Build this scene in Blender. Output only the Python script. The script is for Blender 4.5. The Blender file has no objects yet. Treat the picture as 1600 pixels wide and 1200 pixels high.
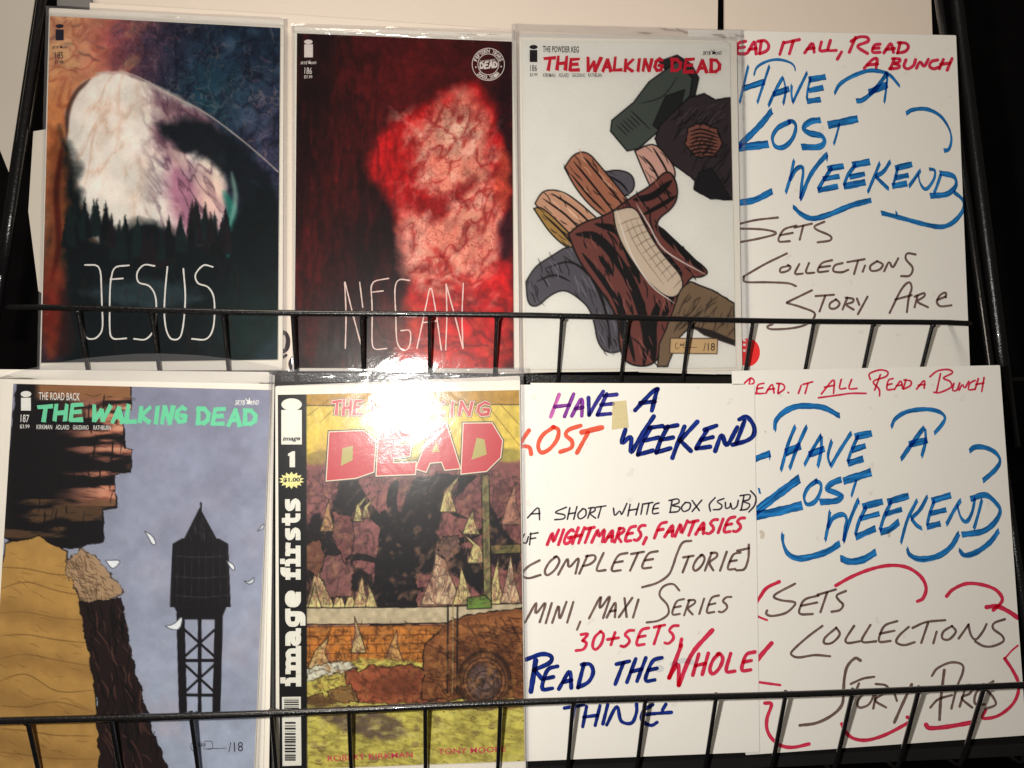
import bpy, math, random
import numpy as np
from mathutils import Matrix, Vector

random.seed(7); np.random.seed(7)
MM = 0.001
scene = bpy.context.scene
coll = scene.collection

# ---------------------------------------------------------------- camera
CAMF = 1101.37                       # focal length in pixels of a 1600 px wide frame
CAMC = np.array([-19.19, -566.98, -105.46])
def _rot(a, b, c):
    ca, sa, cb, sb, cc, sc = (math.cos(a), math.sin(a), math.cos(b), math.sin(b), math.cos(c), math.sin(c))
    Rz = np.array([[ca, -sa, 0], [sa, ca, 0], [0, 0, 1]])
    Rx = np.array([[1, 0, 0], [0, cb, -sb], [0, sb, cb]])
    Ry = np.array([[cc, 0, sc], [0, 1, 0], [-sc, 0, cc]])
    return Rz @ Rx @ Ry
CAMR = _rot(math.radians(-5.455), math.radians(-6.256), math.radians(-1.027))  # columns right, forward, up
cam_data = bpy.data.cameras.new('camera')
cam = bpy.data.objects.new('camera', cam_data)
coll.objects.link(cam)
m = Matrix.Identity(4)
for i in range(3):
    m[i][0] = CAMR[i, 0]; m[i][1] = CAMR[i, 2]; m[i][2] = -CAMR[i, 1]; m[i][3] = CAMC[i] * MM
cam.matrix_world = m
cam_data.sensor_width = 36.0
cam_data.lens = 36.0 * CAMF / 1600.0
cam_data.clip_start = 0.01
cam_data.clip_end = 50.0
scene.camera = cam

# ---------------------------------------------------------------- world, lamps, exposure
world = bpy.data.worlds.new('World'); scene.world = world
world.use_nodes = True
bg = world.node_tree.nodes['Background']
bg.inputs[0].default_value = (1.0, 0.86, 0.72, 1)
bg.inputs[1].default_value = 0.03
def camoff(r, f, u):
    return CAMC + CAMR @ np.array([r, f, u])
def add_lamp(name, kind, loc, power, size, color):
    d = bpy.data.lights.new(name, kind); o = bpy.data.objects.new(name, d)
    d.energy = power; d.color = color
    if kind == 'POINT': d.shadow_soft_size = size
    if kind == 'AREA': d.size = size
    o.location = [c * MM for c in loc]; coll.objects.link(o)
    return o
# the phone's flash beside the lens
FLASH = add_lamp('phone_flash', 'POINT', camoff(-58, 10, 4), 10.6, 0.007, (1.0, 0.955, 0.885))
# weak warm room light from above and behind the photographer
room = add_lamp('room_light', 'AREA', (-350, -620, 1500), 13.0, 0.6, (1.0, 0.88, 0.74))
room.rotation_euler = (Vector((0, 0, -0.15)) - room.location).to_track_quat('-Z', 'Y').to_euler()
scene.view_settings.view_transform = 'Standard'
scene.view_settings.look = 'None'
scene.view_settings.exposure = 0.14
scene.view_settings.gamma = 1.0
scene.cycles.transparent_max_bounces = 24
scene.cycles.max_bounces = 10

# ---------------------------------------------------------------- planes of the two tiers
TH = math.radians(8.6)
EU = np.array([1.0, 0, 0]); EV = np.array([0, math.sin(TH), math.cos(TH)]); EW = np.array([0, -math.cos(TH), math.sin(TH)])
ORI = {0: np.array([0.0, 0, 0]), 1: np.array([0.0, -86.19, -300.0]), 2: np.array([0.0, 60.0, 260.0])}

def px_to_plane(px, t, w):
    """photo pixels (N,2) -> (N,2) u,v on the tier's plane at height w (mm) over it."""
    px = np.asarray(px, float).reshape(-1, 2)
    d = np.stack([(px[:, 0] - 800) / CAMF, np.ones(len(px)), -(px[:, 1] - 600) / CAMF], 1) @ CAMR.T
    s = (w + (ORI[t] - CAMC) @ EW) / (d @ EW)
    P = CAMC + d * s[:, None] - ORI[t]
    return np.stack([P @ EU, P @ EV], 1)

# ---------------------------------------------------------------- materials
def lin(c):
    c = np.asarray(c, float) / 255.0
    return np.where(c <= 0.04045, c / 12.92, ((c + 0.055) / 1.055) ** 2.4)
def mat_new(name):
    m = bpy.data.materials.new(name); m.use_nodes = True
    return m, m.node_tree.nodes, m.node_tree.links
def principled(name, rgb, rough=0.5, var=0.06, scale=60, bump=0.0, spec=0.4, coat=0.0, metallic=0.0, bscale=400, spots=0.0):
    m, N, L = mat_new(name)
    b = N['Principled BSDF']
    col = lin(rgb)
    tc = N.new('ShaderNodeTexCoord'); nz = N.new('ShaderNodeTexNoise'); nz.inputs['Scale'].default_value = scale; nz.inputs['Detail'].default_value = 6
    L.new(tc.outputs['Object'], nz.inputs['Vector'])
    mx = N.new('ShaderNodeMix'); mx.data_type = 'RGBA'
    mx.inputs['A'].default_value = (*(col * (1 - var)), 1); mx.inputs['B'].default_value = (*np.minimum(col * (1 + var), 1), 1)
    L.new(nz.outputs['Fac'], mx.inputs['Factor'])
    out = mx.outputs['Result']
    if spots > 0:
        n2 = N.new('ShaderNodeTexNoise'); n2.inputs['Scale'].default_value = 95; n2.inputs['Detail'].default_value = 3
        L.new(tc.outputs['Object'], n2.inputs['Vector'])
        r = N.new('ShaderNodeValToRGB'); r.color_ramp.elements[0].position = 0.27; r.color_ramp.elements[1].position = 0.33
        r.color_ramp.elements[0].color = (1 - spots, 1 - spots * 1.1, 1 - spots * 1.3, 1); r.color_ramp.elements[1].color = (1, 1, 1, 1)
        L.new(n2.outputs['Fac'], r.inputs['Fac'])
        mm = N.new('ShaderNodeMix'); mm.data_type = 'RGBA'; mm.blend_type = 'MULTIPLY'; mm.inputs['Factor'].default_value = 1
        L.new(out, mm.inputs['A']); L.new(r.outputs['Color'], mm.inputs['B']); out = mm.outputs['Result']
    L.new(out, b.inputs['Base Color'])
    b.inputs['Roughness'].default_value = rough; b.inputs['Specular IOR Level'].default_value = spec
    b.inputs['Coat Weight'].default_value = coat; b.inputs['Metallic'].default_value = metallic
    if bump > 0:
        n3 = N.new('ShaderNodeTexNoise'); n3.inputs['Scale'].default_value = bscale; n3.inputs['Detail'].default_value = 4
        L.new(tc.outputs['Object'], n3.inputs['Vector'])
        bp = N.new('ShaderNodeBump'); bp.inputs['Strength'].default_value = bump; bp.inputs['Distance'].default_value = 0.0005
        L.new(n3.outputs['Fac'], bp.inputs['Height']); L.new(bp.outputs['Normal'], b.inputs['Normal'])
    return m
def ink(name, rgb, var=0.25, strength=1.0):
    """marker ink: a coloured filter over the card, streaky, darker where strokes cross."""
    m, N, L = mat_new(name)
    for n in list(N):
        if n.type != 'OUTPUT_MATERIAL': N.remove(n)
    out = [n for n in N if n.type == 'OUTPUT_MATERIAL'][0]
    t = np.sqrt(lin(rgb) / 0.80)
    tc = N.new('ShaderNodeAttribute'); tc.attribute_name = 'stroke'; mp = N.new('ShaderNodeMapping'); mp.inputs['Scale'].default_value = (5.5, 0.035, 1.0)
    nz = N.new('ShaderNodeTexNoise'); nz.inputs['Scale'].default_value = 1.0; nz.inputs['Detail'].default_value = 5
    L.new(tc.outputs['Vector'], mp.inputs['Vector']); L.new(mp.outputs['Vector'], nz.inputs['Vector'])
    mx = N.new('ShaderNodeMix'); mx.data_type = 'RGBA'
    mx.inputs['A'].default_value = (*np.clip(t * (1 - var), 0, 1), 1); mx.inputs['B'].default_value = (*np.clip(t * (1 + var), 0, 1), 1)
    sx = N.new('ShaderNodeSeparateXYZ'); L.new(tc.outputs['Vector'], sx.inputs[0])
    e1 = N.new('ShaderNodeMath'); e1.operation = 'MULTIPLY_ADD'; e1.inputs[1].default_value = 2; e1.inputs[2].default_value = -1; L.new(sx.outputs[0], e1.inputs[0])
    e2 = N.new('ShaderNodeMath'); e2.operation = 'ABSOLUTE'; L.new(e1.outputs[0], e2.inputs[0])
    e3 = N.new('ShaderNodeMath'); e3.operation = 'POWER'; e3.inputs[1].default_value = 4; L.new(e2.outputs[0], e3.inputs[0])
    mr = N.new('ShaderNodeMapRange'); mr.inputs['From Min'].default_value = .32; mr.inputs['From Max'].default_value = .68; L.new(nz.outputs['Fac'], mr.inputs['Value'])
    e4 = N.new('ShaderNodeMath'); e4.operation = 'MULTIPLY_ADD'; e4.inputs[1].default_value = -0.55; e4.use_clamp = True; L.new(e3.outputs[0], e4.inputs[0]); L.new(mr.outputs[0], e4.inputs[2])
    L.new(e4.outputs[0], mx.inputs['Factor'])
    tr = N.new('ShaderNodeBsdfTransparent'); L.new(mx.outputs['Result'], tr.inputs['Color'])
    gl = N.new('ShaderNodeBsdfGlossy'); gl.inputs['Roughness'].default_value = 0.35; gl.inputs['Color'].default_value = (1, 1, 1, 1)
    ms = N.new('ShaderNodeMixShader'); ms.inputs['Fac'].default_value = 0.012
    L.new(tr.outputs[0], ms.inputs[1]); L.new(gl.outputs[0], ms.inputs[2]); L.new(ms.outputs[0], out.inputs['Surface'])
    return m
def film(name, rough=0.16, refl=1.0, haze=0.05, tint=(0.95, 0.95, 0.96), wr=0.35):
    m, N, L = mat_new(name)
    for n in list(N):
        if n.type != 'OUTPUT_MATERIAL': N.remove(n)
    out = [n for n in N if n.type == 'OUTPUT_MATERIAL'][0]
    tc = N.new('ShaderNodeTexCoord')
    nz = N.new('ShaderNodeTexNoise'); nz.inputs['Scale'].default_value = 26; nz.inputs['Detail'].default_value = 3; nz.inputs['Distortion'].default_value = 1.2
    n2 = N.new('ShaderNodeTexNoise'); n2.inputs['Scale'].default_value = 900; n2.inputs['Detail'].default_value = 2
    L.new(tc.outputs['Object'], nz.inputs['Vector']); L.new(tc.outputs['Object'], n2.inputs['Vector'])
    b1 = N.new('ShaderNodeBump'); b1.inputs['Strength'].default_value = wr; b1.inputs['Distance'].default_value = 0.0012
    L.new(nz.outputs['Fac'], b1.inputs['Height'])
    b2 = N.new('ShaderNodeBump'); b2.inputs['Strength'].default_value = 0.35; b2.inputs['Distance'].default_value = 0.00012
    L.new(n2.outputs['Fac'], b2.inputs['Height']); L.new(b1.outputs['Normal'], b2.inputs['Normal'])
    fr = N.new('ShaderNodeFresnel'); fr.inputs['IOR'].default_value = 1.5; L.new(b1.outputs['Normal'], fr.inputs['Normal'])
    ml = N.new('ShaderNodeMath'); ml.operation = 'MULTIPLY'; ml.inputs[1].default_value = refl; L.new(fr.outputs[0], ml.inputs[0])
    tr = N.new('ShaderNodeBsdfTransparent'); tr.inputs['Color'].default_value = (*tint, 1)
    df = N.new('ShaderNodeBsdfDiffuse'); df.inputs['Color'].default_value = (0.72, 0.70, 0.72, 1)
    m1 = N.new('ShaderNodeMixShader'); m1.inputs['Fac'].default_value = haze
    L.new(tr.outputs[0], m1.inputs[1]); L.new(df.outputs[0], m1.inputs[2])
    gl = N.new('ShaderNodeBsdfGlossy'); gl.inputs['Roughness'].default_value = rough; L.new(b2.outputs['Normal'], gl.inputs['Normal'])
    m2 = N.new('ShaderNodeMixShader'); L.new(ml.outputs[0], m2.inputs['Fac']); L.new(m1.outputs[0], m2.inputs[1]); L.new(gl.outputs[0], m2.inputs[2])
    L.new(m2.outputs[0], out.inputs['Surface'])
    return m
def print_mat(name, rough=0.38, grain=0.1):
    m, N, L = mat_new(name)
    b = N['Principled BSDF']
    a = N.new('ShaderNodeAttribute'); a.attribute_name = 'print'
    tc = N.new('ShaderNodeTexCoord'); nz = N.new('ShaderNodeTexNoise'); nz.inputs['Scale'].default_value = 1300; nz.inputs['Detail'].default_value = 3
    L.new(tc.outputs['Object'], nz.inputs['Vector'])
    mr = N.new('ShaderNodeMapRange'); mr.inputs['From Min'].default_value = 0.25; mr.inputs['From Max'].default_value = 0.75
    mr.inputs['To Min'].default_value = 1 - grain; mr.inputs['To Max'].default_value = 1 + grain
    L.new(nz.outputs['Fac'], mr.inputs['Value'])
    vm = N.new('ShaderNodeVectorMath'); vm.operation = 'SCALE'
    L.new(a.outputs['Color'], vm.inputs[0]); L.new(mr.outputs[0], vm.inputs['Scale']); L.new(vm.outputs[0], b.inputs['Base Color'])
    b.inputs['Roughness'].default_value = rough; b.inputs['Specular IOR Level'].default_value = 0.22
    return m

M = {}
M['card'] = principled('white_card', (236, 233, 226), rough=0.36, var=0.025, scale=14, bump=0.12, bscale=60, spots=0.10)
M['board'] = principled('backing_board', (236, 230, 218), rough=0.55, var=0.03, scale=30, bump=0.1)
M['board_back'] = principled('back_board', (228, 214, 200), rough=0.5, var=0.03, scale=9, bump=0.08)
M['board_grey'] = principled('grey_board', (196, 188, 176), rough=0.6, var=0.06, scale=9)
M['clip'] = principled('grey_plastic', (120, 118, 116), rough=0.4, var=0.08)
M['pages'] = principled('paper_pages', (214, 208, 194), rough=0.7, var=0.08, scale=300)
M['black'] = principled('black_enamel', (20, 19, 20), rough=0.26, var=0.35, scale=300, bump=0.6, bscale=700, spec=0.5, coat=0.4)
M['backdrop'] = principled('dark_fabric', (16, 15, 16), rough=0.95, var=0.5, scale=30, spec=0.05)
M['shelf'] = principled('dark_shelf', (30, 29, 29), rough=0.7, var=0.3, scale=40, spec=0.2)
M['film'] = film('clear_bag_film', rough=0.11, refl=0.9, haze=0.006, tint=(0.97, 0.97, 0.975), wr=0.5)
M['film_glare'] = film('clear_bag_film_scuffed', rough=0.165, refl=0.75, haze=0.008, tint=(0.97, 0.97, 0.975), wr=0.45)
M['film_top'] = film('clear_bag_film_wrinkled', rough=0.12, refl=1.6, haze=0.07, wr=1.0)
M['print'] = print_mat('coated_print', 0.36, 0.10)
M['print_matte'] = print_mat('satin_print', 0.45, 0.06)
M['blue'] = ink('blue_marker', (34, 112, 196), 0.34)
M['navy'] = ink('navy_marker', (24, 44, 128), 0.4)
M['red'] = ink('red_marker', (222, 52, 84), 0.2)
M['orange'] = ink('orange_red_marker', (232, 92, 72), 0.14)
M['brown'] = ink('grey_brown_marker', (112, 92, 90), 0.24)
M['blackink'] = ink('black_marker', (62, 58, 68), 0.2)
M['violet'] = ink('violet_marker', (132, 62, 160), 0.3)
M['pink'] = ink('pink_marker', (206, 100, 178), 0.3)
M['deepblue'] = ink('deep_blue_marker', (52, 50, 140), 0.25)
M['tape'] = film('yellow_tape', rough=0.4, refl=0.7, haze=0.35, tint=(0.93, 0.88, 0.68), wr=0.1)
M['tape'].node_tree.nodes['Diffuse BSDF'].inputs['Color'].default_value = (0.72, 0.62, 0.38, 1)
def flat(name, rgb, rough=0.4): 
    k = 'f_' + name
    if k not in M: M[k] = principled(name, rgb, rough=rough, var=0.10, scale=500)
    return M[k]

# ---------------------------------------------------------------- object helpers
def mesh_obj(name, verts, faces, mat, parent=None, smooth=False):
    me = bpy.data.meshes.new(name)
    me.from_pydata([tuple(v) for v in verts], [], [tuple(f) for f in faces]); me.update()
    if mat is not None: me.materials.append(mat)
    if smooth: me.polygons.foreach_set('use_smooth', [True] * len(me.polygons))
    o = bpy.data.objects.new(name, me); coll.objects.link(o)
    if parent is not None: o.parent = parent
    return o

class Thing:
    """an Empty at the base of a card, its axes in the plane of its tier (x right, y up, z towards the viewer)."""
    def __init__(s, name, label, cat, t, base_px, w, group=None):
        s.t, s.w = t, w
        s.o0 = px_to_plane([base_px], t, w)[0]
        o = bpy.data.objects.new(name, None); coll.objects.link(o); o.empty_display_size = 0.02
        P = ORI[t] + EU * s.o0[0] + EV * s.o0[1] + EW * w
        o.location = P * MM; o.rotation_euler = (math.pi / 2 - TH, 0, 0)
        o['label'] = label; o['category'] = cat
        if group: o['group'] = group
        s.o = o; s.k = 0
    def loc(s, px, h):
        """pixels -> local metres at height h (mm) above the thing's base plane; h scalar or per point"""
        px = np.asarray(px, float).reshape(-1, 2)
        uv = px_to_plane(px, s.t, s.w + (h if np.isscalar(h) else np.asarray(h))) - s.o0
        hh = np.full(len(px), h) if np.isscalar(h) else np.asarray(h)
        return np.column_stack([uv, hh]) * MM
    def slab(s, name, quad, h0, h1, mat, bow=0.0, parent=None, r=0.0):
        """a thin card: outline in photo pixels at its front face h1, back face h0"""
        quad = np.asarray(quad, float)
        pts = []
        n = len(quad)
        for i in range(n):
            a, b, c = quad[i - 1], quad[i], quad[(i + 1) % n]
            if r > 0:
                u = (a - b) / np.linalg.norm(a - b); v = (c - b) / np.linalg.norm(c - b)
                for k in range(4):
                    q = k / 3.0
                    pts.append((1 - q) ** 2 * (b + u * r) + 2 * q * (1 - q) * b + q * q * (b + v * r))
            else: pts.append(b)
        # edge irregularity
        F = s.loc(pts, h1)
        n = len(F)
        ch = 0.12 * MM
        cen = F[:, :2].mean(0)
        Fi = F.copy(); d = Fi[:, :2] - cen; Fi[:, :2] -= d / np.linalg.norm(d, axis=1)[:, None] * ch
        Fo = F.copy(); Fo[:, 2] -= min(ch, (h1 - h0) * MM * 0.4)
        B = F.copy(); B[:, 2] = h0 * MM
        V = np.vstack([Fi, Fo, B])
        faces = [list(range(n - 1, -1, -1))] + [list(range(2 * n, 3 * n))]
        for i in range(n):
            j = (i + 1) % n
            faces.append((i, j, n + j, n + i)); faces.append((n + i, n + j, 2 * n + j, 2 * n + i))
        o = mesh_obj(name, V, faces, mat, parent or s.o)
        me = o.data
        import bmesh
        bm = bmesh.new(); bm.from_mesh(me); bmesh.ops.recalc_face_normals(bm, faces=bm.faces); bm.to_mesh(me); bm.free()
        return o
    def sheet(s, name, quad, h, mat, nu=40, nv=60, fn=None, parent=None):
        """a curved film: quad TL TR BR BL in pixels; fn(u,v)->extra height in mm"""
        q = np.asarray(quad, float)
        u, v = np.meshgrid(np.linspace(0, 1, nu + 1), np.linspace(0, 1, nv + 1))
        u = u.ravel(); v = v.ravel()
        P = (q[0] * ((1 - u) * (1 - v))[:, None] + q[1] * (u * (1 - v))[:, None] + q[2] * (u * v)[:, None] + q[3] * ((1 - u) * v)[:, None])
        hh = np.full(len(u), float(h)) + (fn(u, v) if fn else 0)
        base = s.loc(P, float(h)); base[:, 2] = hh * MM
        fs = []
        for j in range(nv):
            for i in range(nu):
                a = j * (nu + 1) + i
                fs.append((a, a + nu + 1, a + nu + 2, a + 1))
        return mesh_obj(name, base, fs, mat, parent or s.o, smooth=True)
    def next_h(s):
        s.k += 1
        return 0.02 * s.k

# ---------------------------------------------------------------- strokes and lettering
def catmull(P, n=8):
    P = np.asarray(P, float)
    if len(P) < 3: return P
    Q = np.vstack([2 * P[0] - P[1], P, 2 * P[-1] - P[-2]])
    out = []
    for i in range(1, len(Q) - 2):
        for k in range(n):
            t = k / n
            out.append(0.5 * ((2 * Q[i]) + (Q[i + 1] - Q[i - 1]) * t + (2 * Q[i - 1] - 5 * Q[i] + 4 * Q[i + 1] - Q[i + 2]) * t * t + (3 * Q[i] - Q[i - 1] - 3 * Q[i + 1] + Q[i + 2]) * t ** 3))
    out.append(P[-1])
    return np.array(out)
def chaikin(P, k=2, f=0.2):
    P = np.asarray(P, float)
    for _ in range(k):
        if len(P) < 3: return P
        Q = [P[0]]
        for i in range(len(P) - 1):
            a, b = P[i], P[i + 1]
            if i > 0: Q.append(a * (1 - f) + b * f)
            if i < len(P) - 2: Q.append(a * f + b * (1 - f))
        Q.append(P[-1]); P = np.array(Q)
    return P
def resample(P, step):
    d = np.r_[0, np.cumsum(np.linalg.norm(np.diff(P, axis=0), axis=1))]
    if d[-1] < 1e-6: return P
    n = max(2, int(d[-1] / step) + 1)
    t = np.linspace(0, d[-1], n)
    return np.stack([np.interp(t, d, P[:, 0]), np.interp(t, d, P[:, 1])], 1)

class Ink:
    """collects strokes drawn in pixels on one thing; build() makes one mesh"""
    def __init__(s, thing, h): s.t, s.h = thing, h; s.V = []; s.F = []; s.H = []; s.A = []; s.k = 0
    def ribbon(s, P, w, nib=None, caps=True, jit=0.06, wmin=0.35):
        P = resample(np.asarray(P, float), 2.2)
        if len(P) < 2: P = np.array([P[0], P[0] + [0.5, 0]])
        T = np.gradient(P, axis=0); T /= (np.linalg.norm(T, axis=1)[:, None] + 1e-9)
        Nn = np.stack([-T[:, 1], T[:, 0]], 1)
        W = np.full(len(P), float(w))
        if nib is not None:
            nb = np.array([math.cos(nib), math.sin(nib)])
            cr = np.abs(T[:, 0] * nb[1] - T[:, 1] * nb[0])
            cr = np.convolve(np.pad(cr, 2, mode='edge'), np.ones(5) / 5, 'valid')
            W = W * (wmin + (1 - wmin) * cr)
        ph = random.random() * 9
        L = np.arange(len(P)) * 2.2
        W = W * (1 + jit * np.sin(L * 0.21 + ph) + jit * 0.6 * np.sin(L * 0.53 + 2 * ph))
        A = P + Nn * W[:, None] / 2; B = P - Nn * W[:, None] / 2
        if nib is not None:      # ends cut along the nib
            nb = np.array([math.cos(nib), math.sin(nib)])
            for idx in (0, -1):
                sgn = 1 if np.dot(A[idx] - B[idx], nb) > 0 else -1
                A[idx] = P[idx] + nb * sgn * W[idx] * 0.5; B[idx] = P[idx] - nb * sgn * W[idx] * 0.5
        b0 = len(s.V); n = len(P); s.k += 1
        h0 = s.h + 0.004 * (s.k % 60)
        for i in range(n):
            s.V += [A[i], B[i]]; s.H += [h0 + 0.0004 * i] * 2; s.A += [(0, L[i], ph * 7), (1, L[i], ph * 7)]
            if i: s.F.append((b0 + 2 * i - 2, b0 + 2 * i - 1, b0 + 2 * i + 1, b0 + 2 * i))
        if caps and nib is None:
            for (idx, sg) in ((0, -1), (n - 1, 1)):
                c = P[idx]; base = len(s.V)
                ang0 = math.atan2(Nn[idx][1], Nn[idx][0])
                pts = [A[idx]]
                for k in range(1, 6):
                    a = ang0 - sg * math.pi * k / 6
                    pts.append(c + np.array([math.cos(a), math.sin(a)]) * W[idx] / 2)
                pts.append(B[idx])
                s.V += pts; s.H += [h0 + 0.0004 * idx] * len(pts); s.A += [(j_ / 6.0, L[idx] + 3 * sg * math.sin(math.pi * j_ / 6), ph * 7) for j_ in range(7)]
                s.F.append(tuple(range(base, base + len(pts))))
    def line(s, P, w, **k): s.ribbon(chaikin(P), w, **k)
    def curve(s, P, w, **k): s.ribbon(catmull(P), w, **k)
    def poly(s, P):
        b = len(s.V); s.k += 1
        s.V += [np.array(p, float) for p in P]; s.H += [s.h + 0.004 * (s.k % 60)] * len(P); s.A += [(.5, 0, 0)] * len(P)
        s.F.append(tuple(range(b, b + len(P))))
    def disc(s, c, rx, ry, a0=0, n=32):
        s.poly([(c[0] + rx * math.cos(2 * math.pi * i / n), c[1] + ry * math.sin(2 * math.pi * i / n)) for i in range(n)])
    def raw(s, V, F):
        b = len(s.V); s.k += 1
        s.V += [np.array(v) for v in V]; s.H += [s.h + 0.004 * (s.k % 60)] * len(V); s.A += [(.5, 0, 0)] * len(V)
        s.F += [tuple(b + i for i in f) for f in F]
    def build(s, name, mat, parent=None):
        if not s.V: return None
        loc = s.t.loc(np.array(s.V), np.array(s.H))
        o = mesh_obj(name, loc, s.F, mat, parent or s.t.o)
        at = o.data.attributes.new('stroke', 'FLOAT_VECTOR', 'POINT'); at.data.foreach_set('vector', np.array(s.A, float).ravel())
        return o

# single-stroke capitals: x 0..1, y 0 (top) .. 1 (baseline); '~' first = curve
GL = {
 'A': [[(0, 1), (.55, 0), (.9, 1)], [(.2, .68), (.8, .62)]],
 'B': [[(.1, 0), (.05, 1)], ['~', (0, .02), (.65, .02), (.75, .25), (.5, .45), (.1, .5)], ['~', (.1, .5), (.75, .55), (.85, .8), (.55, 1), (0, 1)]],
 'C': [['~', (.9, .12), (.6, 0), (.15, .3), (.02, .75), (.3, 1), (.9, .88)]],
 'D': [[(.15, 0), (.05, 1)], ['~', (0, .03), (.6, .05), (.95, .4), (.75, .8), (.05, 1)]],
 'E': [[(.9, 0), (.15, .05), (0, 1), (.85, .95)], [(.1, .5), (.75, .45)]],
 'F': [[(.9, 0), (.15, .05), (0, 1)], [(.1, .5), (.75, .45)]],
 'G': [['~', (.9, .12), (.6, 0), (.15, .3), (.05, .75), (.35, 1), (.85, .85), (.85, .55)], [(.5, .58), (1, .52)]],
 'H': [[(.15, 0), (0, 1)], [(.95, 0), (.8, 1)], [(.08, .55), (.88, .48)]],
 'I': [[(.6, 0), (.4, 1)]],
 'K': [[(.15, 0), (0, 1)], [(.95, 0), (.1, .6), (.85, 1)]],
 'L': [[(.2, 0), (.02, 1), (.85, .95)]],
 'M': [[(0, 1), (.2, 0), (.45, .75), (.85, 0), (.95, 1)]],
 'N': [[(0, 1), (.2, 0), (.7, 1), (.95, 0)]],
 'O': [['~', (.55, .02), (.15, .3), (.02, .75), (.35, 1), (.8, .75), (.95, .3), (.6, .02), (.4, .05)]],
 'P': [[(.15, 0), (0, 1)], ['~', (.05, .03), (.7, .006), (.9, .25), (.6, .5), (.08, .58)]],
 'R': [[(.15, 0), (0, 1)], [(.05, .03), (.7, .006), (.85, .25), (.1, .55), (.85, 1)]],
 'S': [['~', (.9, .05), (.4, .05), (.15, .28), (.55, .5), (.75, .75), (.4, 1), (0, .95)]],
 'T': [[(0, .08), (1, 0)], [(.55, .05), (.4, 1)]],
 'U': [['~', (.15, 0), (.05, .7), (.35, 1), (.75, .8), (.95, 0)]],
 'V': [[(.1, 0), (.3, 1), (1, 0)]],
 'W': [[(.05, 0), (.1, 1), (.5, .3), (.6, 1), (1, 0)]],
 'X': [[(.1, 0), (.85, 1)], [(.95, 0), (0, 1)]],
 'Y': [[(.1, 0), (.4, .5)], [(.95, 0), (.3, 1)]],
 '0': [['~', (.55, 0), (.1, .3), (.1, .8), (.5, 1), (.9, .7), (.9, .2), (.5, 0)]],
 '3': [[(.1, .05), (.9, 0), (.4, .42)], ['~', (.4, .42), (.85, .6), (.7, .95), (.0, 1)]],
 '+': [[(0, .55), (1, .5)], [(.55, .2), (.45, .85)]],
 ',': [[(.6, .85), (.3, 1.25)]],
 '.': [[(.4, .97), (.5, 1)]],
 '!': [[(.6, 0), (.45, .7)], [(.4, .95), (.42, 1)]],
}
WID = {'I': .45, ',': .4, '.': .35, 'M': 1.25, 'W': 1.3, '!': .4, '1': .5, '+': .9}
def crop(x0, y0):
    return lambda P: [p if isinstance(p, str) else (x0 + p[0] * 0.3, y0 + p[1] * 0.3) for p in P]
def hand(k, C, strokes, w, **kw):
    """strokes traced in the enlarged crop C; a trailing number overrides the width"""
    for st in strokes:
        st = list(st); ww = w
        if not isinstance(st[-1], (tuple, str)): ww = st.pop()
        pts = C(st)
        if isinstance(pts[0], str): k.curve(pts[1:], ww * 0.3, **kw)
        else: k.line(pts, ww * 0.3, **kw)
def write(k, C, text, p0, p1, h, w, slant=0.22, gap=0.28, jitter=0.04, **kw):
    """text with the stroke alphabet: baseline p0..p1 in crop coordinates, cap height h"""
    p0 = np.array(p0, float); p1 = np.array(p1, float)
    adv = [WID.get(c, 0.85) if c != ' ' else .55 for c in text]
    tot = sum(adv) + gap * (len(text) - 1)
    d = (p1 - p0) / tot; x = 0
    up = np.array([slant * h, -h])
    for c, a in zip(text, adv):
        if c in GL:
            jy = random.uniform(-jitter, jitter) * h; js = 1 + random.uniform(-jitter, jitter) * 2
            for g in GL[c]:
                cur = isinstance(g[0], str)
                P = [p0 + d * (x + gx * a) + up * (1 - gy) * js + np.array([0, jy]) for gx, gy in (g[1:] if cur else g)]
                P = C([tuple(p) for p in P])
                (k.curve if cur else k.line)(P, w * 0.3, **kw)
        x += a + gap

_fontcache = {}
def font_mesh(text, offset=0.0, shear=0.0, space=1.0):
    key = (text, offset, shear, space)
    if key in _fontcache: return _fontcache[key]
    cu = bpy.data.curves.new('tmp_text', 'FONT'); cu.body = text; cu.offset = offset; cu.shear = shear; cu.resolution_u = 3; cu.space_character = space
    ob = bpy.data.objects.new('tmp_text', cu); coll.objects.link(ob)
    dg = bpy.context.evaluated_depsgraph_get()
    me = bpy.data.meshes.new_from_object(ob.evaluated_get(dg))
    V = np.array([v.co[:] for v in me.vertices]); F = [tuple(p.vertices) for p in me.polygons]
    bpy.data.objects.remove(ob); bpy.data.curves.remove(cu); bpy.data.meshes.remove(me)
    _fontcache[key] = (V, F)
    return V, F
def typeset(k, text, p0, p1, h, offset=0.01, shear=0.0, capref=None, space=1.0, vert=None):
    """printed type: left end p0, right end p1 of the baseline in photo pixels, height h pixels"""
    V, F = font_mesh(text, offset, shear, space)
    if len(V) == 0: return
    p0 = np.array(p0, float); p1 = np.array(p1, float)
    x0, x1 = V[:, 0].min(), V[:, 0].max()
    top = V[:, 1].max() if capref is None else capref
    bot = 0.0 if capref is not None else V[:, 1].min()
    dirv = (p1 - p0); nrm = np.array([dirv[1], -dirv[0]]) / np.linalg.norm(dirv)
    if vert is not None: nrm = np.array(vert, float)
    P = p0 + ((V[:, :1] - x0) / (x1 - x0)) * dirv + ((V[:, 1:2] - bot) / (top - bot)) * nrm * h
    k.raw(P, F)

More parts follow.
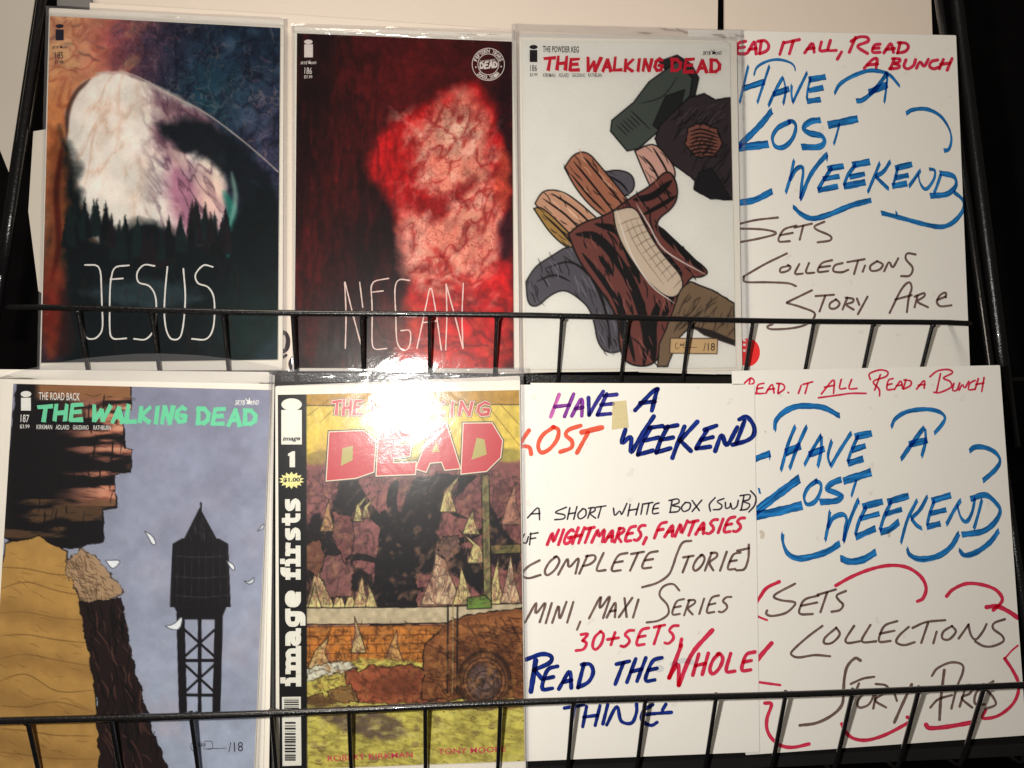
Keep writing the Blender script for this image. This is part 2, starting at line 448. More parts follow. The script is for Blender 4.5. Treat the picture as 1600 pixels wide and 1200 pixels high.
# ---------------------------------------------------------------- abstract print painter (works per mesh vertex)
_rs = np.random.RandomState(3)
_lat = _rs.rand(256, 256)
def vnoise(x, y):
    xi = np.floor(x).astype(int); yi = np.floor(y).astype(int); fx = x - xi; fy = y - yi
    fx = fx * fx * (3 - 2 * fx); fy = fy * fy * (3 - 2 * fy)
    g = lambda a, b: _lat[a & 255, b & 255]
    return (g(xi, yi) * (1 - fx) + g(xi + 1, yi) * fx) * (1 - fy) + (g(xi, yi + 1) * (1 - fx) + g(xi + 1, yi + 1) * fx) * fy
def fbm(x, y, o=4):
    s = 0; a = .5; 
    for i in range(o):
        s = s + a * vnoise(x + 17.3 * i, y + 9.1 * i); x = x * 2; y = y * 2; a *= .5
    return s / (1 - .5 ** o)
class Paint:
    def __init__(s, quad, nu, nv):
        q = np.asarray(quad, float)
        u, v = np.meshgrid(np.linspace(0, 1, nu + 1), np.linspace(0, 1, nv + 1))
        s.u = u.ravel(); s.v = v.ravel(); s.nu = nu; s.nv = nv
        P = (q[0] * ((1 - s.u) * (1 - s.v))[:, None] + q[1] * (s.u * (1 - s.v))[:, None] + q[2] * (s.u * s.v)[:, None] + q[3] * ((1 - s.u) * s.v)[:, None])
        s.P = P; s.x = P[:, 0].copy(); s.y = P[:, 1].copy()
        s.c = np.zeros((len(P), 3))
    def base(s, c): s.c[:] = c
    def warp(s, amp, sc, seed=0):
        return (s.x + amp * (fbm(s.x / sc + seed, s.y / sc) - .5) * 2, s.y + amp * (fbm(s.x / sc + 50 + seed, s.y / sc + 31) - .5) * 2)
    def mix(s, a, c):
        a = np.clip(a, 0, 1)[:, None]; s.c = s.c * (1 - a) + np.asarray(c, float) * a
    def ell(s, cx, cy, rx, ry, c, soft=.3, alpha=1, rot=0, amp=8, sc=25, seed=0):
        x, y = s.warp(amp, sc, seed); dx = x - cx; dy = y - cy; cr, sr = math.cos(rot), math.sin(rot)
        d = np.sqrt(((dx * cr + dy * sr) / rx) ** 2 + ((-dx * sr + dy * cr) / ry) ** 2)
        s.mix(alpha * np.clip((1 + soft - d) / (2 * soft), 0, 1), c)
    def sd(s, poly, x, y):
        P = np.asarray(poly, float); n = len(P); d = np.full(len(x), 1e9); ins = np.zeros(len(x), bool)
        for i in range(n):
            a = P[i]; b = P[(i + 1) % n]; e = b - a
            px = x - a[0]; py = y - a[1]; t = np.clip((px * e[0] + py * e[1]) / (e @ e + 1e-9), 0, 1)
            d = np.minimum(d, np.hypot(px - t * e[0], py - t * e[1]))
            c = ((a[1] > y) != (b[1] > y)) & (x < (b[0] - a[0]) * (y - a[1]) / (b[1] - a[1] + 1e-12) + a[0])
            ins ^= c
        return np.where(ins, -d, d)
    def _box(s, pts, m):
        P = np.asarray(pts, float)
        return np.where((s.x > P[:, 0].min() - m) & (s.x < P[:, 0].max() + m) & (s.y > P[:, 1].min() - m) & (s.y < P[:, 1].max() + m))[0]
    def poly(s, P, c, soft=1.2, alpha=1, amp=0, sc=20, seed=0, line=0, lc=(12, 10, 12), smooth=False):
        if smooth: P = chaikin(list(P) + [P[0]], 3, .25)
        idx = s._box(P, soft + amp * 2 + line + 2)
        if len(idx) == 0: return
        x, y = s.x[idx], s.y[idx]
        if amp: x, y = (x + amp * (fbm(x / sc + seed, y / sc) - .5) * 2, y + amp * (fbm(x / sc + 50 + seed, y / sc + 31) - .5) * 2)
        d = s.sd(P, x, y)
        a = np.clip(.5 - d / (2 * soft), 0, 1) * alpha
        s.c[idx] = s.c[idx] * (1 - a[:, None]) + np.asarray(c, float) * a[:, None]
        if line:
            a = np.clip((line / 2 + .6 - np.abs(d)) / 1.2, 0, 1)
            s.c[idx] = s.c[idx] * (1 - a[:, None]) + np.asarray(lc, float) * a[:, None]
    def stroke(s, P, w, c, alpha=1, soft=1.0, taper=True, curve=True):
        P = catmull(P, 5) if curve else np.asarray(P, float)
        idx = s._box(P, w + soft + 1)
        if len(idx) == 0: return
        x, y = s.x[idx], s.y[idx]; best = np.full(len(idx), -1e9); n = len(P) - 1
        for i in range(n):
            a, b = P[i], P[i + 1]; e = b - a
            px = x - a[0]; py = y - a[1]; t = np.clip((px * e[0] + py * e[1]) / (e @ e + 1e-9), 0, 1)
            q = (i + t) / n; ww = w / 2 * (1 - (2 * q - 1) ** 4 * .8 if taper else 1)
            best = np.maximum(best, ww - np.hypot(px - t * e[0], py - t * e[1]))
        a = np.clip(.5 + best / soft, 0, 1) * alpha
        s.c[idx] = s.c[idx] * (1 - a[:, None]) + np.asarray(c, float) * a[:, None]
    def hatch(s, region, n, ang, ln, w, c, alpha=.8, seed=0, bend=0.3):
        R = np.random.RandomState(seed); P = np.asarray(region, float); lo = P.min(0); hi = P.max(0); k = 0; tries = 0
        while k < n and tries < n * 20:
            tries += 1
            p = lo + (hi - lo) * R.rand(2)
            if s.sd(P, np.array([p[0]]), np.array([p[1]]))[0] > -1: continue
            a = ang + R.uniform(-bend, bend); l = ln * R.uniform(.5, 1.3); d = np.array([math.cos(a), math.sin(a)]) * l / 2
            nn = np.array([-d[1], d[0]]) * R.uniform(-.25, .25)
            s.stroke([p - d, p + nn, p + d], w * R.uniform(.6, 1.3), c, alpha); k += 1
    def mottle(s, mask, amp, sc, seed=0, tint=(1, 1, 1)):
        n = (fbm(s.x / sc + seed, s.y / sc + seed, 5) - .5) * 2
        s.c = s.c * (1 + (mask * n * amp)[:, None] * np.asarray(tint, float))
    def veins(s, mask, c, sc, th=.04, alpha=.5, seed=0):
        n = fbm(s.x / sc + seed, s.y / sc + 3 * seed, 4)
        n2 = fbm(s.x / sc * 1.7 + 7 + seed, s.y / sc * 1.7, 3)
        a = np.maximum(np.clip(1 - np.abs(n - .5) / th, 0, 1), np.clip(1 - np.abs(n2 - .5) / th, 0, 1)) * mask * alpha
        s.mix(a, c)
    def ridges(s, mask, sx, sy, ang, dark, light, a=.5, seed=0, wp=1.6):
        ca, sa = math.cos(ang), math.sin(ang); u = s.x * ca + s.y * sa; v = -s.x * sa + s.y * ca
        w1 = fbm(u / sx / 1.7 + seed, v / sy / 1.7, 3); n = fbm(u / sx + wp * w1 + seed, v / sy + wp * w1, 5)
        r = 1 - np.abs(2 * n - 1) * 3
        s.mix(np.clip(r, 0, 1) ** 2 * mask * a, dark); n2 = fbm(u / sx * 1.3 + 11 + seed, v / sy * 1.3 + wp * w1, 4); s.mix(np.clip((n2 - .55) * 4, 0, 1) * mask * a, light)
    def build(s, thing, name, h, mat, gain=1.0):
        loc = thing.loc(s.P, h); nu, nv = s.nu, s.nv
        a = (np.arange(nv)[:, None] * (nu + 1) + np.arange(nu)[None, :]).ravel()
        F = np.stack([a, a + nu + 1, a + nu + 2, a + 1], 1)
        me = bpy.data.meshes.new(name)
        me.vertices.add(len(loc)); me.vertices.foreach_set('co', loc.ravel())
        me.loops.add(F.size); me.loops.foreach_set('vertex_index', F.ravel())
        me.polygons.add(len(F)); me.polygons.foreach_set('loop_start', np.arange(0, F.size, 4))
        me.update(calc_edges=True)
        at = me.color_attributes.new('print', 'FLOAT_COLOR', 'POINT')
        col = np.ones((len(loc), 4)); col[:, :3] = np.clip(lin(np.clip(s.c, 0, 255)) * gain, 0.002, .86)
        at.data.foreach_set('color', col.ravel())
        me.materials.append(mat)
        o = bpy.data.objects.new(name, me); coll.objects.link(o); o.parent = thing.o
        return o

# ================================================================ the rack and what lies behind
def tube(name, P, r, mat, parent, n=10):
    """round bar through 3-D points (mm)"""
    P = [np.asarray(p, float) for p in P]
    V = []; F = []
    for i, p in enumerate(P):
        a = P[max(0, i - 1)]; b = P[min(len(P) - 1, i + 1)]
        t = (b - a) / np.linalg.norm(b - a)
        ref = np.array([0, 1.0, 0]) if abs(t[1]) < .9 else np.array([1.0, 0, 0])
        x = np.cross(t, ref); x /= np.linalg.norm(x); y = np.cross(t, x)
        for k in range(n):
            th = 2 * math.pi * k / n
            V.append((p + r * (math.cos(th) * x + math.sin(th) * y)))
    for i in range(len(P) - 1):
        for k in range(n):
            j = (k + 1) % n
            F.append((i * n + k, i * n + j, (i + 1) * n + j, (i + 1) * n + k))
    F.append(tuple(range(n - 1, -1, -1))); F.append(tuple((len(P) - 1) * n + k for k in range(n)))
    o = mesh_obj(name, np.array(V) * MM, F, mat, parent, smooth=True)
    for p in o.data.polygons:
        if len(p.vertices) > 4: p.use_smooth = False
    return o
def box(name, lo, hi, mat, parent):
    x0, y0, z0 = lo; x1, y1, z1 = hi
    V = np.array([(x0, y0, z0), (x1, y0, z0), (x1, y1, z0), (x0, y1, z0), (x0, y0, z1), (x1, y0, z1), (x1, y1, z1), (x0, y1, z1)]) * MM
    return mesh_obj(name, V, [(0, 3, 2, 1), (4, 5, 6, 7), (0, 1, 5, 4), (1, 2, 6, 5), (2, 3, 7, 6), (3, 0, 4, 7)], mat, parent)
def world_pt(px, t, w):
    u, v = px_to_plane([px], t, w)[0]
    return ORI[t] + EU * u + EV * v + EW * w

rack = bpy.data.objects.new('wire_display_rack', None); coll.objects.link(rack)
rack['label'] = 'black wire display rack with two low fences holding comics and cards'
rack['category'] = 'display rack'
SP, X0 = 49.2, -276.5
def fence(yt, zt, yb, zb, xl, xr, n0, n1, back):
    # rail, its ends turned back towards the posts
    P = [(xl - 4, yt + 40, zt - 1), (xl - 3, yt + 8, zt), (xl, yt + 2, zt), (xl + 5, yt, zt)]
    P += [(x, yt + 0.5 * math.sin(x * 0.013), zt + 0.6 * math.sin(x * 0.017 + 1)) for x in np.linspace(xl + 20, xr - 20, 24)]
    P += [(xr - 5, yt, zt), (xr, yt + 2, zt), (xr + 3, yt + 8, zt), (xr + 4, yt + 40, zt - 1)]
    tube('rail', P, 2.15, M['black'], rack, 12)
    proto = None
    for k in range(n0, n1):
        x = X0 + SP * k
        if proto is None:
            d = np.array([0, yb - yt, zb - zt]); 
            Q = [np.array([0, 1.6, 1.0]), np.array([0, 1.6, 0.0]) + d * .03, np.array([0, 1.6, 0]) + d * .5, np.array([0, 1.6, 0]) + d * .92, np.array([0, 2.6, -0.4]) + d, np.array([0, 6, -2.5]) + d, np.array([0, 14, -3.2]) + d, np.array([0, back, -2.0]) + d]
            proto = tube('fence_wire', Q, 1.5, M['black'], rack, 8); w = proto
            # weld bead where the wire meets the rail
        else:
            w = proto.copy(); coll.objects.link(w); w.parent = rack
        w.location = Vector((x + random.uniform(-.5, .5), yt, zt)) * MM
        w.rotation_euler = (0, random.uniform(-.006, .006), 0)
fence(-44.7, -112.2, -30.0, -174.0, -322, 394, 0, 14, 60)
fence(-129.5, -366.0, -114.5, -437.0, -420, 420, -1, 15, 55)
# weld beads on the rails, one small lump per joint
bead = None
for (yt, zt, n0, n1) in ((-44.7, -112.2, 0, 14), (-129.5, -366.0, -1, 15)):
    for k in range(n0, n1):
        if bead is None:
            V = []; F = []
            for i in range(5):
                for j in range(8):
                    a = math.pi * i / 4; b = 2 * math.pi * j / 8
                    V.append((2.2 * math.sin(a) * math.cos(b), 1.5 * math.cos(a), 2.0 * math.sin(a) * math.sin(b)))
            for i in range(4):
                for j in range(8): F.append((i * 8 + j, i * 8 + (j + 1) % 8, (i + 1) * 8 + (j + 1) % 8, (i + 1) * 8 + j))
            bead = mesh_obj('weld_bead', np.array(V) * MM, F, M['black'], rack, smooth=True); b_ = bead
        else:
            b_ = bead.copy(); coll.objects.link(b_); b_.parent = rack
        b_.location = Vector((X0 + SP * k, yt + 1.0, zt - 2.0)) * MM
# side posts
def post(a, ta, b, tb, w, r):
    A = world_pt(a, ta, w); B = world_pt(b, tb, w); d = B - A
    tube('side_post', [A - d * .2, A, A + d * .5, B, B + d * .3], r, M['black'], rack, 14)
post((66, 0), 0, (18, 330), 0, -7, 3.3)
post((56, 60), 0, (2, 420), 0, -16, 4.2)
A_ = world_pt((1461, -40), 0, -11); B_ = world_pt((1549, 585), 0, -11); D_ = world_pt((1556, 640), 1, -11); E_ = world_pt((1640, 1240), 1, -11)
tube('side_post', [A_, (A_ + B_) / 2, B_, (B_ + D_) / 2, D_, (D_ + E_) / 2, E_], 3.2, M['black'], rack, 14)
post((1486, -60), 0, (1560, 520), 0, -26, 5.5)
# shelf bars under each tier
zb = world_pt((1000, 593), 0, -1)
box('shelf_bar', (-330, zb[1] - 1, zb[2] - 3.6), (392, zb[1] + 70, zb[2] + 3.2), M['black'], rack)
zb = world_pt((950, 1199), 1, -6)
box('shelf_bar', (-430, zb[1] - 1, zb[2] - 5), (430, zb[1] + 90, zb[2] + 3.5), M['shelf'], rack)
tube('back_wire', [world_pt((1100, 590), 0, -12) + np.array([-420, 12, 0]), world_pt((1100, 590), 0, -12) + np.array([300, 12, 0])], 2.0, M['black'], rack)
# dark surroundings
wall = mesh_obj('wall', np.array([(-1600, 420, -1500), (1600, 420, -1500), (1600, 420, 1200), (-1600, 420, 1200)]) * MM, [(0, 1, 2, 3)], M['backdrop'])
wall['kind'] = 'structure'
floor = mesh_obj('floor', np.array([(-1600, -1500, -1500), (1600, -1500, -1500), (1600, 420, -1500), (-1600, 420, -1500)]) * MM, [(0, 1, 2, 3)], M['backdrop'])
floor['kind'] = 'structure'

def plain_board(name, label, t, quad, w0, w1, mat, cat='board', group=None, r=0):
    b = np.mean(np.asarray(quad, float)[2:], 0)
    T = Thing(name, label, cat, t, b, w0, group)
    T.slab('panel', quad, 0, w1 - w0, mat, r=r)
    return T
plain_board('white_board', 'wide blank white board above the red comic at the top edge', 2, [(306, -90), (1123, -90), (1121, 75), (306, 62)], -1, 1, M['board_back'])
plain_board('white_board', 'blank white board at the top edge, above the upper handwritten card', 2, [(1132, -90), (1452, -90), (1458, 80), (1132, 80)], -2, 0, M['board_back'])
plain_board('white_board', 'narrow blank white board at the top edge, above the JESUS comic', 2, [(142, -90), (318, -90), (318, 70), (142, 60)], -5, -3, M['board_back'])
plain_board('grey_clip', 'grey plastic clip at the top left corner of the JESUS comic', 2, [(89, -30), (142, -30), (142, 12), (89, 8.5)], 3, 5, M['clip'], cat='clip')
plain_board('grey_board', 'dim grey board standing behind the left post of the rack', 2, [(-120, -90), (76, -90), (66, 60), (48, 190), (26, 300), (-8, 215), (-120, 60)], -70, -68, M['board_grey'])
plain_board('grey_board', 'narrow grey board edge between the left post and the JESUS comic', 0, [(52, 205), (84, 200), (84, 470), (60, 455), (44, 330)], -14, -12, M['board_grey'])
bs = plain_board('backing_sheet', 'large white sheet standing behind the three comics of the upper tier', 0, [(140, 4), (470, 23.5), (800, 46.5), (1110, 60), (1112, 574), (800, 584), (455, 579), (140, 579)], -3.4, -2.8, M['board_back'], cat='sheet')
k = Ink(bs, .65)
C2_ = crop(0, 300)
k.curve(C2_([(1448, 735), (1485, 735), (1500, 770), (1490, 820), (1450, 838)]), 7); k.curve(C2_([(1350, 890), (1440, 880), (1490, 850)]), 5); k.curve(C2_([(1530, 860), (1512, 890), (1520, 925)]), 6)
k.build('marker_scrawl', M['blackink'])
plain_board('card_edge', 'white card whose lower edge shows under the comic with red title', 0, [(999, 520), (1121, 522), (1120, 585), (998, 581.5)], -1.4, -.8, M['board'], cat='card')

# ================================================================ comics
def logo(k, cx, cy, rx, ry, bx0, by0, bx1, by1):
    k.disc((cx, cy), rx, ry); k.poly([(bx0, by0), (bx1, by0), (bx1, by1), (bx0, by1)])
def title(k, words, h, w, skew=0.0, seed=1):
    """angular brush capitals; words = [(text, left, right)]"""
    random.seed(seed)
    idn = lambda P: P
    for text, a, b in words:
        n = len(text)
        adv = [WID.get(c, .85) for c in text]; g = .2; tot = sum(adv) + g * (n - 1)
        a = np.array(a, float); b = np.array(b, float); d = (b - a) / tot; x = 0
        for c, ad in zip(text, adv):
            hs = h * random.uniform(.93, 1.1); dy = random.uniform(-.05, .05) * h; sk = skew + random.uniform(-.05, .05)
            sh = {'D': [[(.12, 0), (.08, 1)], [(.02, .06), (.6, .08), (.92, .4), (.85, .75), (.5, .95), (0, .93)]],
                  'G': [[(.9, .18), (.6, .05), (.2, .3), (.08, .7), (.35, .95), (.8, .88), (.88, .56), (.5, .56)]]}.get(c) or GL[c]
            for gph in sh:
                P = [p for p in gph if not isinstance(p, str)]
                Q = [a + d * (x + gx * ad) + np.array([sk * h * (1 - gy), -hs * (1 - gy) + dy]) for gx, gy in P]
                for i in range(len(Q) - 1):
                    e = (Q[i + 1] - Q[i]); L = np.linalg.norm(e); e /= L; nrm = np.array([-e[1], e[0]])
                    w0, w1 = w * random.uniform(.75, 1.0), w * random.uniform(.95, 1.25)
                    ex = .3 * w
                    A, B = Q[i] - e * ex, Q[i + 1] + e * ex
                    tl = random.uniform(-.12, .12) * w
                    k.poly([A + nrm * w0 / 2 + e * tl, B + nrm * w1 / 2 - e * tl, B - nrm * w1 / 2 + e * tl, A - nrm * w0 / 2 - e * tl])
            x += ad + g
def sig(k, x, y, s=1.0, w=1.0):
    k.curve([(x, y - 8 * s), (x - 5 * s, y), (x - 1 * s, y + 9 * s), (x + 5 * s, y + 4 * s)], w)
    for i in range(3): k.line([(x + (8 + 4 * i) * s, y - 5 * s), (x + (7 + 4 * i) * s, y + 4 * s), (x + (10 + 4 * i) * s, y - 3 * s)], w)
    k.curve([(x + 16 * s, y - 7 * s), (x + 28 * s, y - 6 * s), (x + 28 * s, y + 5 * s), (x + 15 * s, y + 5 * s)], w)
    k.line([(x + 22 * s, y + 5 * s), (x + 50 * s, y + 4 * s)], w)
def skybound(k, x0, x1, y, h):
    typeset(k, 'SKYB', (x0, y), (x0 + (x1 - x0) * .42, y), h, offset=.02, shear=.35)
    typeset(k, 'UND', (x0 + (x1 - x0) * .66, y), (x1, y - h * .1), h * .9, offset=.02, shear=.35)
    c = (x0 + (x1 - x0) * .55, y - h * .6)
    k.poly([(c[0] - h * .7, c[1] - h * .9), (c[0], c[1] - h * .25), (c[0] + h * .3, c[1] - h), (c[0] + h * .35, c[1] - h * .2), (c[0] + h * .9, c[1] - h * .1), (c[0] + h * .3, c[1] + h * .45), (c[0] - h * .4, c[1] + h * .4), (c[0] - h * .2, c[1])])

def comic(label, t, w, bag, board, cover, group, extra_boards=()):
    base = (np.array(board[2]) + np.array(board[3])) / 2
    T = Thing('comic_book', label, 'comic', t, base, w, group)
    for i, (q, a) in enumerate(extra_boards):
        T.slab('backing_board', q, a, a + .5, M['board'], r=2)
    T.slab('backing_board', board, 0, .6, M['board'], r=3)
    c = np.asarray(cover, float); cc = c.mean(0)
    T.slab('pages', c + (c - cc) * .0028 + np.array([.3, .5]), .62, 1.7, M['pages'])
    T.bag = bag
    return T
def bagfilm(T, h=2.9, amp=.5, seed=0, extra=None, mat='film'):
    f = lambda u, v: (extra(u, v) if extra else 0) + amp * ((fbm(u * 3 + seed, v * 5 + seed, 3) - .5) * 2) * np.minimum(1, 6 * np.minimum(np.minimum(u, 1 - u), np.minimum(v, 1 - v)) + .1)
    T.sheet('bag', T.bag, h, M[mat], 44, 64, f)
    q = np.asarray(T.bag, float)
    for a, b, sg in ((0, 3, 1), (1, 2, -1)):       # welded side seams of the bag
        g = lambda u, v: .5 * fbm(v * 46 + seed, u + 3, 4) + .25 * np.sin(v * 60 + seed) ** 2
        T.sheet('bag_seam', [q[a] if sg > 0 else q[a] - [5, 0], q[a] + [5, 0] if sg > 0 else q[a], q[b] + [5, 0] if sg > 0 else q[b], q[b] if sg > 0 else q[b] - [5, 0]], h + .5, M['film_top'], 3, 90, g)
def flap(T, quad, arch=0, h=2.4, amp=2.2, seed=0, nu=70, nv=14, pr=(9, 3), nm='bag_flap'):
    def f(u, v): return amp * (fbm(u * pr[0] + seed, v * pr[1] + seed, 4)) * np.minimum(1, 5 * (1 - v) + .05)
    q = np.asarray(quad, float)
    u, v = np.meshgrid(np.linspace(0, 1, nu + 1), np.linspace(0, 1, nv + 1)); u = u.ravel(); v = v.ravel()
    P = (q[0] * ((1 - u) * (1 - v))[:, None] + q[1] * (u * (1 - v))[:, None] + q[2] * (u * v)[:, None] + q[3] * ((1 - u) * v)[:, None])
    P[:, 1] -= arch * np.sin(np.pi * u) ** .8 * (1 - v) + 1.2 * (fbm(u * 14 + seed, v * 0 + 1) - .5) * (1 - v)
    base = T.loc(P, h); base[:, 2] = (h + f(u, v)) * MM
    F = []
    for j in range(nv):
        for i in range(nu):
            a = j * (nu + 1) + i; F.append((a, a + nu + 1, a + nu + 2, a + 1))
    return mesh_obj(nm, base, F, M['film_top'], T.o, smooth=True)
H0, H1 = 1.74, 1.80
G_TOP = 'bagged comics in the top row'; G_BOT = 'bagged comics in the bottom row'

# ---- comic: warm and teal abstract painting
cov = [(78, 25), (438, 43.5), (434, 562), (64, 567)]
C = comic('bagged comic, orange to teal cover with the thin white word JESUS', 0, 0,
          [(72, 10), (449, 29), (447, 581), (58, 583)], [(76.5, 12), (443.5, 31), (441.5, 578), (61.5, 580)], cov, G_TOP)
p = Paint(cov, 285, 420)
X, Y = p.x, p.y
p.base((40, 46, 62))
p.ell(70, 60, 150, 330, (216, 140, 86), .5, 1, amp=26, sc=60)
p.ell(110, 60, 70, 70, (232, 186, 140), .6, .9, amp=16)
p.ell(215, 75, 75, 80, (178, 88, 92), .6, .85, amp=30, sc=30, seed=3)
p.ell(255, 100, 60, 110, (92, 60, 88), .6, .8, amp=26, sc=26, seed=5)
p.ell(370, 130, 130, 150, (30, 54, 76), .5, .92, amp=30, sc=50, seed=2)
p.ell(400, 215, 60, 75, (86, 76, 106), .7, .8, amp=20, seed=8)
p.ell(330, 170, 60, 60, (24, 72, 84), .7, .6, amp=20, seed=12)
p.veins(((Y < 300)).astype(float) * np.clip((X - 150) / 80, 0, 1), (14, 16, 32), 26, .03, .5, 4)
p.veins(((Y < 250)).astype(float), (216, 168, 150), 44, .016, .3, 9)
p.ridges((Y < 300) * np.clip((X - 190) / 80, 0, 1), 30, 40, .5, (14, 20, 38), (70, 92, 116), .7, 21)
p.ridges((Y < 200) * np.clip((260 - X) / 80, 0, 1), 24, 34, .9, (150, 72, 60), (240, 190, 140), .55, 25)
# pale peak in the middle
PK = [(104, 176), (118, 140), (150, 112), (205, 116), (262, 148), (312, 172), (345, 216), (356, 262), (352, 330), (346, 396), (290, 380), (262, 362), (226, 350), (190, 372), (160, 392), (134, 350), (118, 280), (106, 230)]
p.poly(PK, (240, 232, 222), 4, 1, amp=7, sc=28, smooth=True)
msk = np.clip(.5 - p.sd(PK, X, Y) / 12, 0, 1)
p.poly([(240, 140), (312, 170), (352, 214), (352, 250), (300, 236), (262, 250), (236, 210), (250, 176)], (120, 82, 98), 9, .85, amp=12, sc=18, smooth=True)
p.poly([(262, 250), (300, 262), (346, 300), (350, 400), (290, 376), (262, 330)], (176, 112, 140), 14, .85, amp=12, sc=20, smooth=True)
p.ell(330, 300, 20, 46, (240, 214, 196), .5, .9, amp=8, seed=2)
p.ridges(msk * np.clip((250 - X) / 60, 0, 1), 26, 60, .35, (206, 160, 130), (252, 246, 238), .5, 3)
p.ridges(msk * np.clip((X - 210) / 50, 0, 1), 18, 44, -.45, (84, 52, 72), (222, 188, 182), .7, 6)
p.poly([(248, 196), (300, 184), (352, 206), (420, 262), (438, 350), (392, 380), (368, 300), (330, 252), (300, 244), (262, 222)], (16, 24, 32), 6, .95, amp=9, sc=18, smooth=True)
p.stroke([(150, 114), (205, 116), (262, 146), (320, 176), (372, 214), (410, 246), (434, 268)], 2.4, (206, 190, 180), .7, soft=1.5, taper=False)
p.stroke([(140, 124), (118, 146), (106, 176), (104, 215)], 7, (52, 26, 22), .75, soft=4)
# dark wooded lower field
p.poly([(96, 200), (118, 240), (130, 330), (150, 385), (200, 345), (262, 350), (330, 395), (372, 330), (440, 260), (445, 600), (60, 600), (74, 400)], (12, 22, 26), 9, .98, amp=12, sc=26, smooth=True)
p.poly([(78, 200), (100, 220), (106, 330), (96, 420), (90, 560), (66, 560), (70, 300)], (140, 74, 42), 8, .85, amp=10, sc=16, smooth=True)
p.stroke([(98, 225), (88, 300), (92, 380), (80, 440)], 9, (70, 20, 16), .8, soft=5)
p.stroke([(350, 300), (362, 330), (350, 370), (356, 400)], 15, (36, 128, 112), .8, soft=8)
p.stroke([(362, 270), (368, 310), (360, 350)], 7, (150, 190, 176), .7, soft=6)
p.ell(80, 490, 22, 60, (118, 32, 26), .7, .8, amp=10)
p.ell(395, 520, 50, 60, (26, 66, 58), .8, .5, amp=10)
rs = np.random.RandomState(5)
for i in range(70):          # conifer tops along the edge of the wood
    x0 = rs.uniform(104, 356); y0 = 366 + 16 * math.sin(x0 * .035) + rs.uniform(-8, 26); h_ = rs.uniform(18, 44)
    p.poly([(x0, y0 - h_), (x0 + h_ * .2, y0), (x0 + h_ * .26, y0 + 20), (x0 - h_ * .26, y0 + 20), (x0 - h_ * .2, y0)], [(12, 20, 24), (18, 34, 36), (28, 24, 30)][i % 3], 1.5, .95, amp=2, sc=4)
p.poly([(130, 452), (200, 436), (280, 442), (330, 470), (260, 486), (180, 480)], (64, 84, 92), 8, .55, amp=9, sc=14, smooth=True)
for i in range(46):
    x0, y0 = rs.uniform(100, 430), rs.uniform(380, 540)
    c = [(60, 34, 26), (24, 52, 50), (44, 30, 40)][i % 3]
    p.stroke([(x0, y0), (x0 + rs.uniform(-10, 10), y0 + 22), (x0 + rs.uniform(-14, 14), y0 + 44)], 2.4, c, .35, soft=2)
lum = p.c.mean(1) / 255
for i in range(150):
    x0, y0 = rs.uniform(80, 430), rs.uniform(40, 300); l = rs.uniform(8, 22); a = rs.uniform(-.8, .8)
    if (y0 > 95 and x0 < 370) or p.sd(PK, np.array([x0]), np.array([y0]))[0] < 26: continue
    p.stroke([(x0, y0), (x0 + l * .5 * math.cos(a), y0 + l * .5 * math.sin(a) + rs.uniform(-3, 3)), (x0 + l * math.cos(a), y0 + l * math.sin(a))], rs.uniform(2, 5), [(24, 20, 40), (150, 96, 110), (30, 66, 84)][i % 3], .3, soft=3)
p.mottle(1 - .85 * lum, .22, 12, 3); p.mottle(np.ones(len(X)), .08, 30, 9, (1.2, .9, .9))
p.build(C, 'cover', H0, M['print'], .92)
k = Ink(C, H1); logo(k, 93.3, 40.8, 6.3, 3.2, 86.8, 46, 99.6, 63); skybound(k, 81, 106, 76, 4.2)
typeset(k, '185', (86, 91.5), (98.5, 92), 10.5, .006); typeset(k, '$3.99', (85.5, 99.5), (98.5, 100), 5.6, .006)
k.build('cover_lettering', flat('dark_print', (34, 34, 52)))
k = Ink(C, H1); c = crop(0, 300)
hand(k, c, [
    [(442, 380), (524, 380), (530, 560), (537, 720), (500, 765), (450, 766), (428, 700)],
    [(672, 382), (592, 388), (572, 480), (570, 740), (590, 768), (658, 762)], [(575, 455), (640, 450)],
    ['~', (805, 385), (750, 380), (715, 420), (722, 470), (780, 492), (812, 560), (806, 700), (762, 765), (698, 765)],
    ['~', (872, 390), (860, 520), (856, 640), (870, 730), (900, 768), (945, 740), (965, 560), (955, 400)],
    ['~', (1108, 390), (1060, 382), (1018, 430), (1032, 475), (1085, 497), (1115, 560), (1112, 700), (1075, 765), (1000, 765)]], 8)
k.build('name_lettering', flat('white_print', (232, 228, 222)))
bagfilm(C, seed=2)
flap(C, [(72, 9), (449, 28), (449, 43), (73, 25)], seed=2, amp=.8, h=3.2, nv=8)

# ---- comic: red abstract painting
cov = [(464, 52), (800, 65), (803, 576), (460, 575)]
C = comic('bagged comic, dark red cover with the scratched white word NEGAN', 0, 0.2,
          [(455, 38), (811, 50), (817, 582), (456, 582)], [(459, 42), (807, 52.5), (812, 580), (457, 580)], cov, G_TOP)
p = Paint(cov, 270, 405); X, Y = p.x, p.y
p.base((56, 14, 18))
p.ell(560, 260, 60, 260, (88, 20, 22), .7, .7, amp=30, sc=50); p.ell(650, 110, 90, 60, (112, 22, 24), .8, .7, amp=20)
p.ell(500, 380, 36, 120, (92, 24, 22), .8, .6, amp=20, sc=30, seed=4)
p.ell(470, 120, 50, 200, (22, 8, 12), .7, .8, amp=30, sc=40); p.ell(590, 400, 60, 120, (24, 14, 18), .6, .85, amp=24, sc=30, seed=6)
p.poly([(744, 130), (776, 170), (790, 260), (800, 420), (804, 600), (600, 600), (650, 480), (622, 330), (572, 270), (580, 250), (592, 210), (610, 188), (650, 180), (700, 140)], (206, 30, 34), 9, .96, amp=9, sc=20, smooth=True)
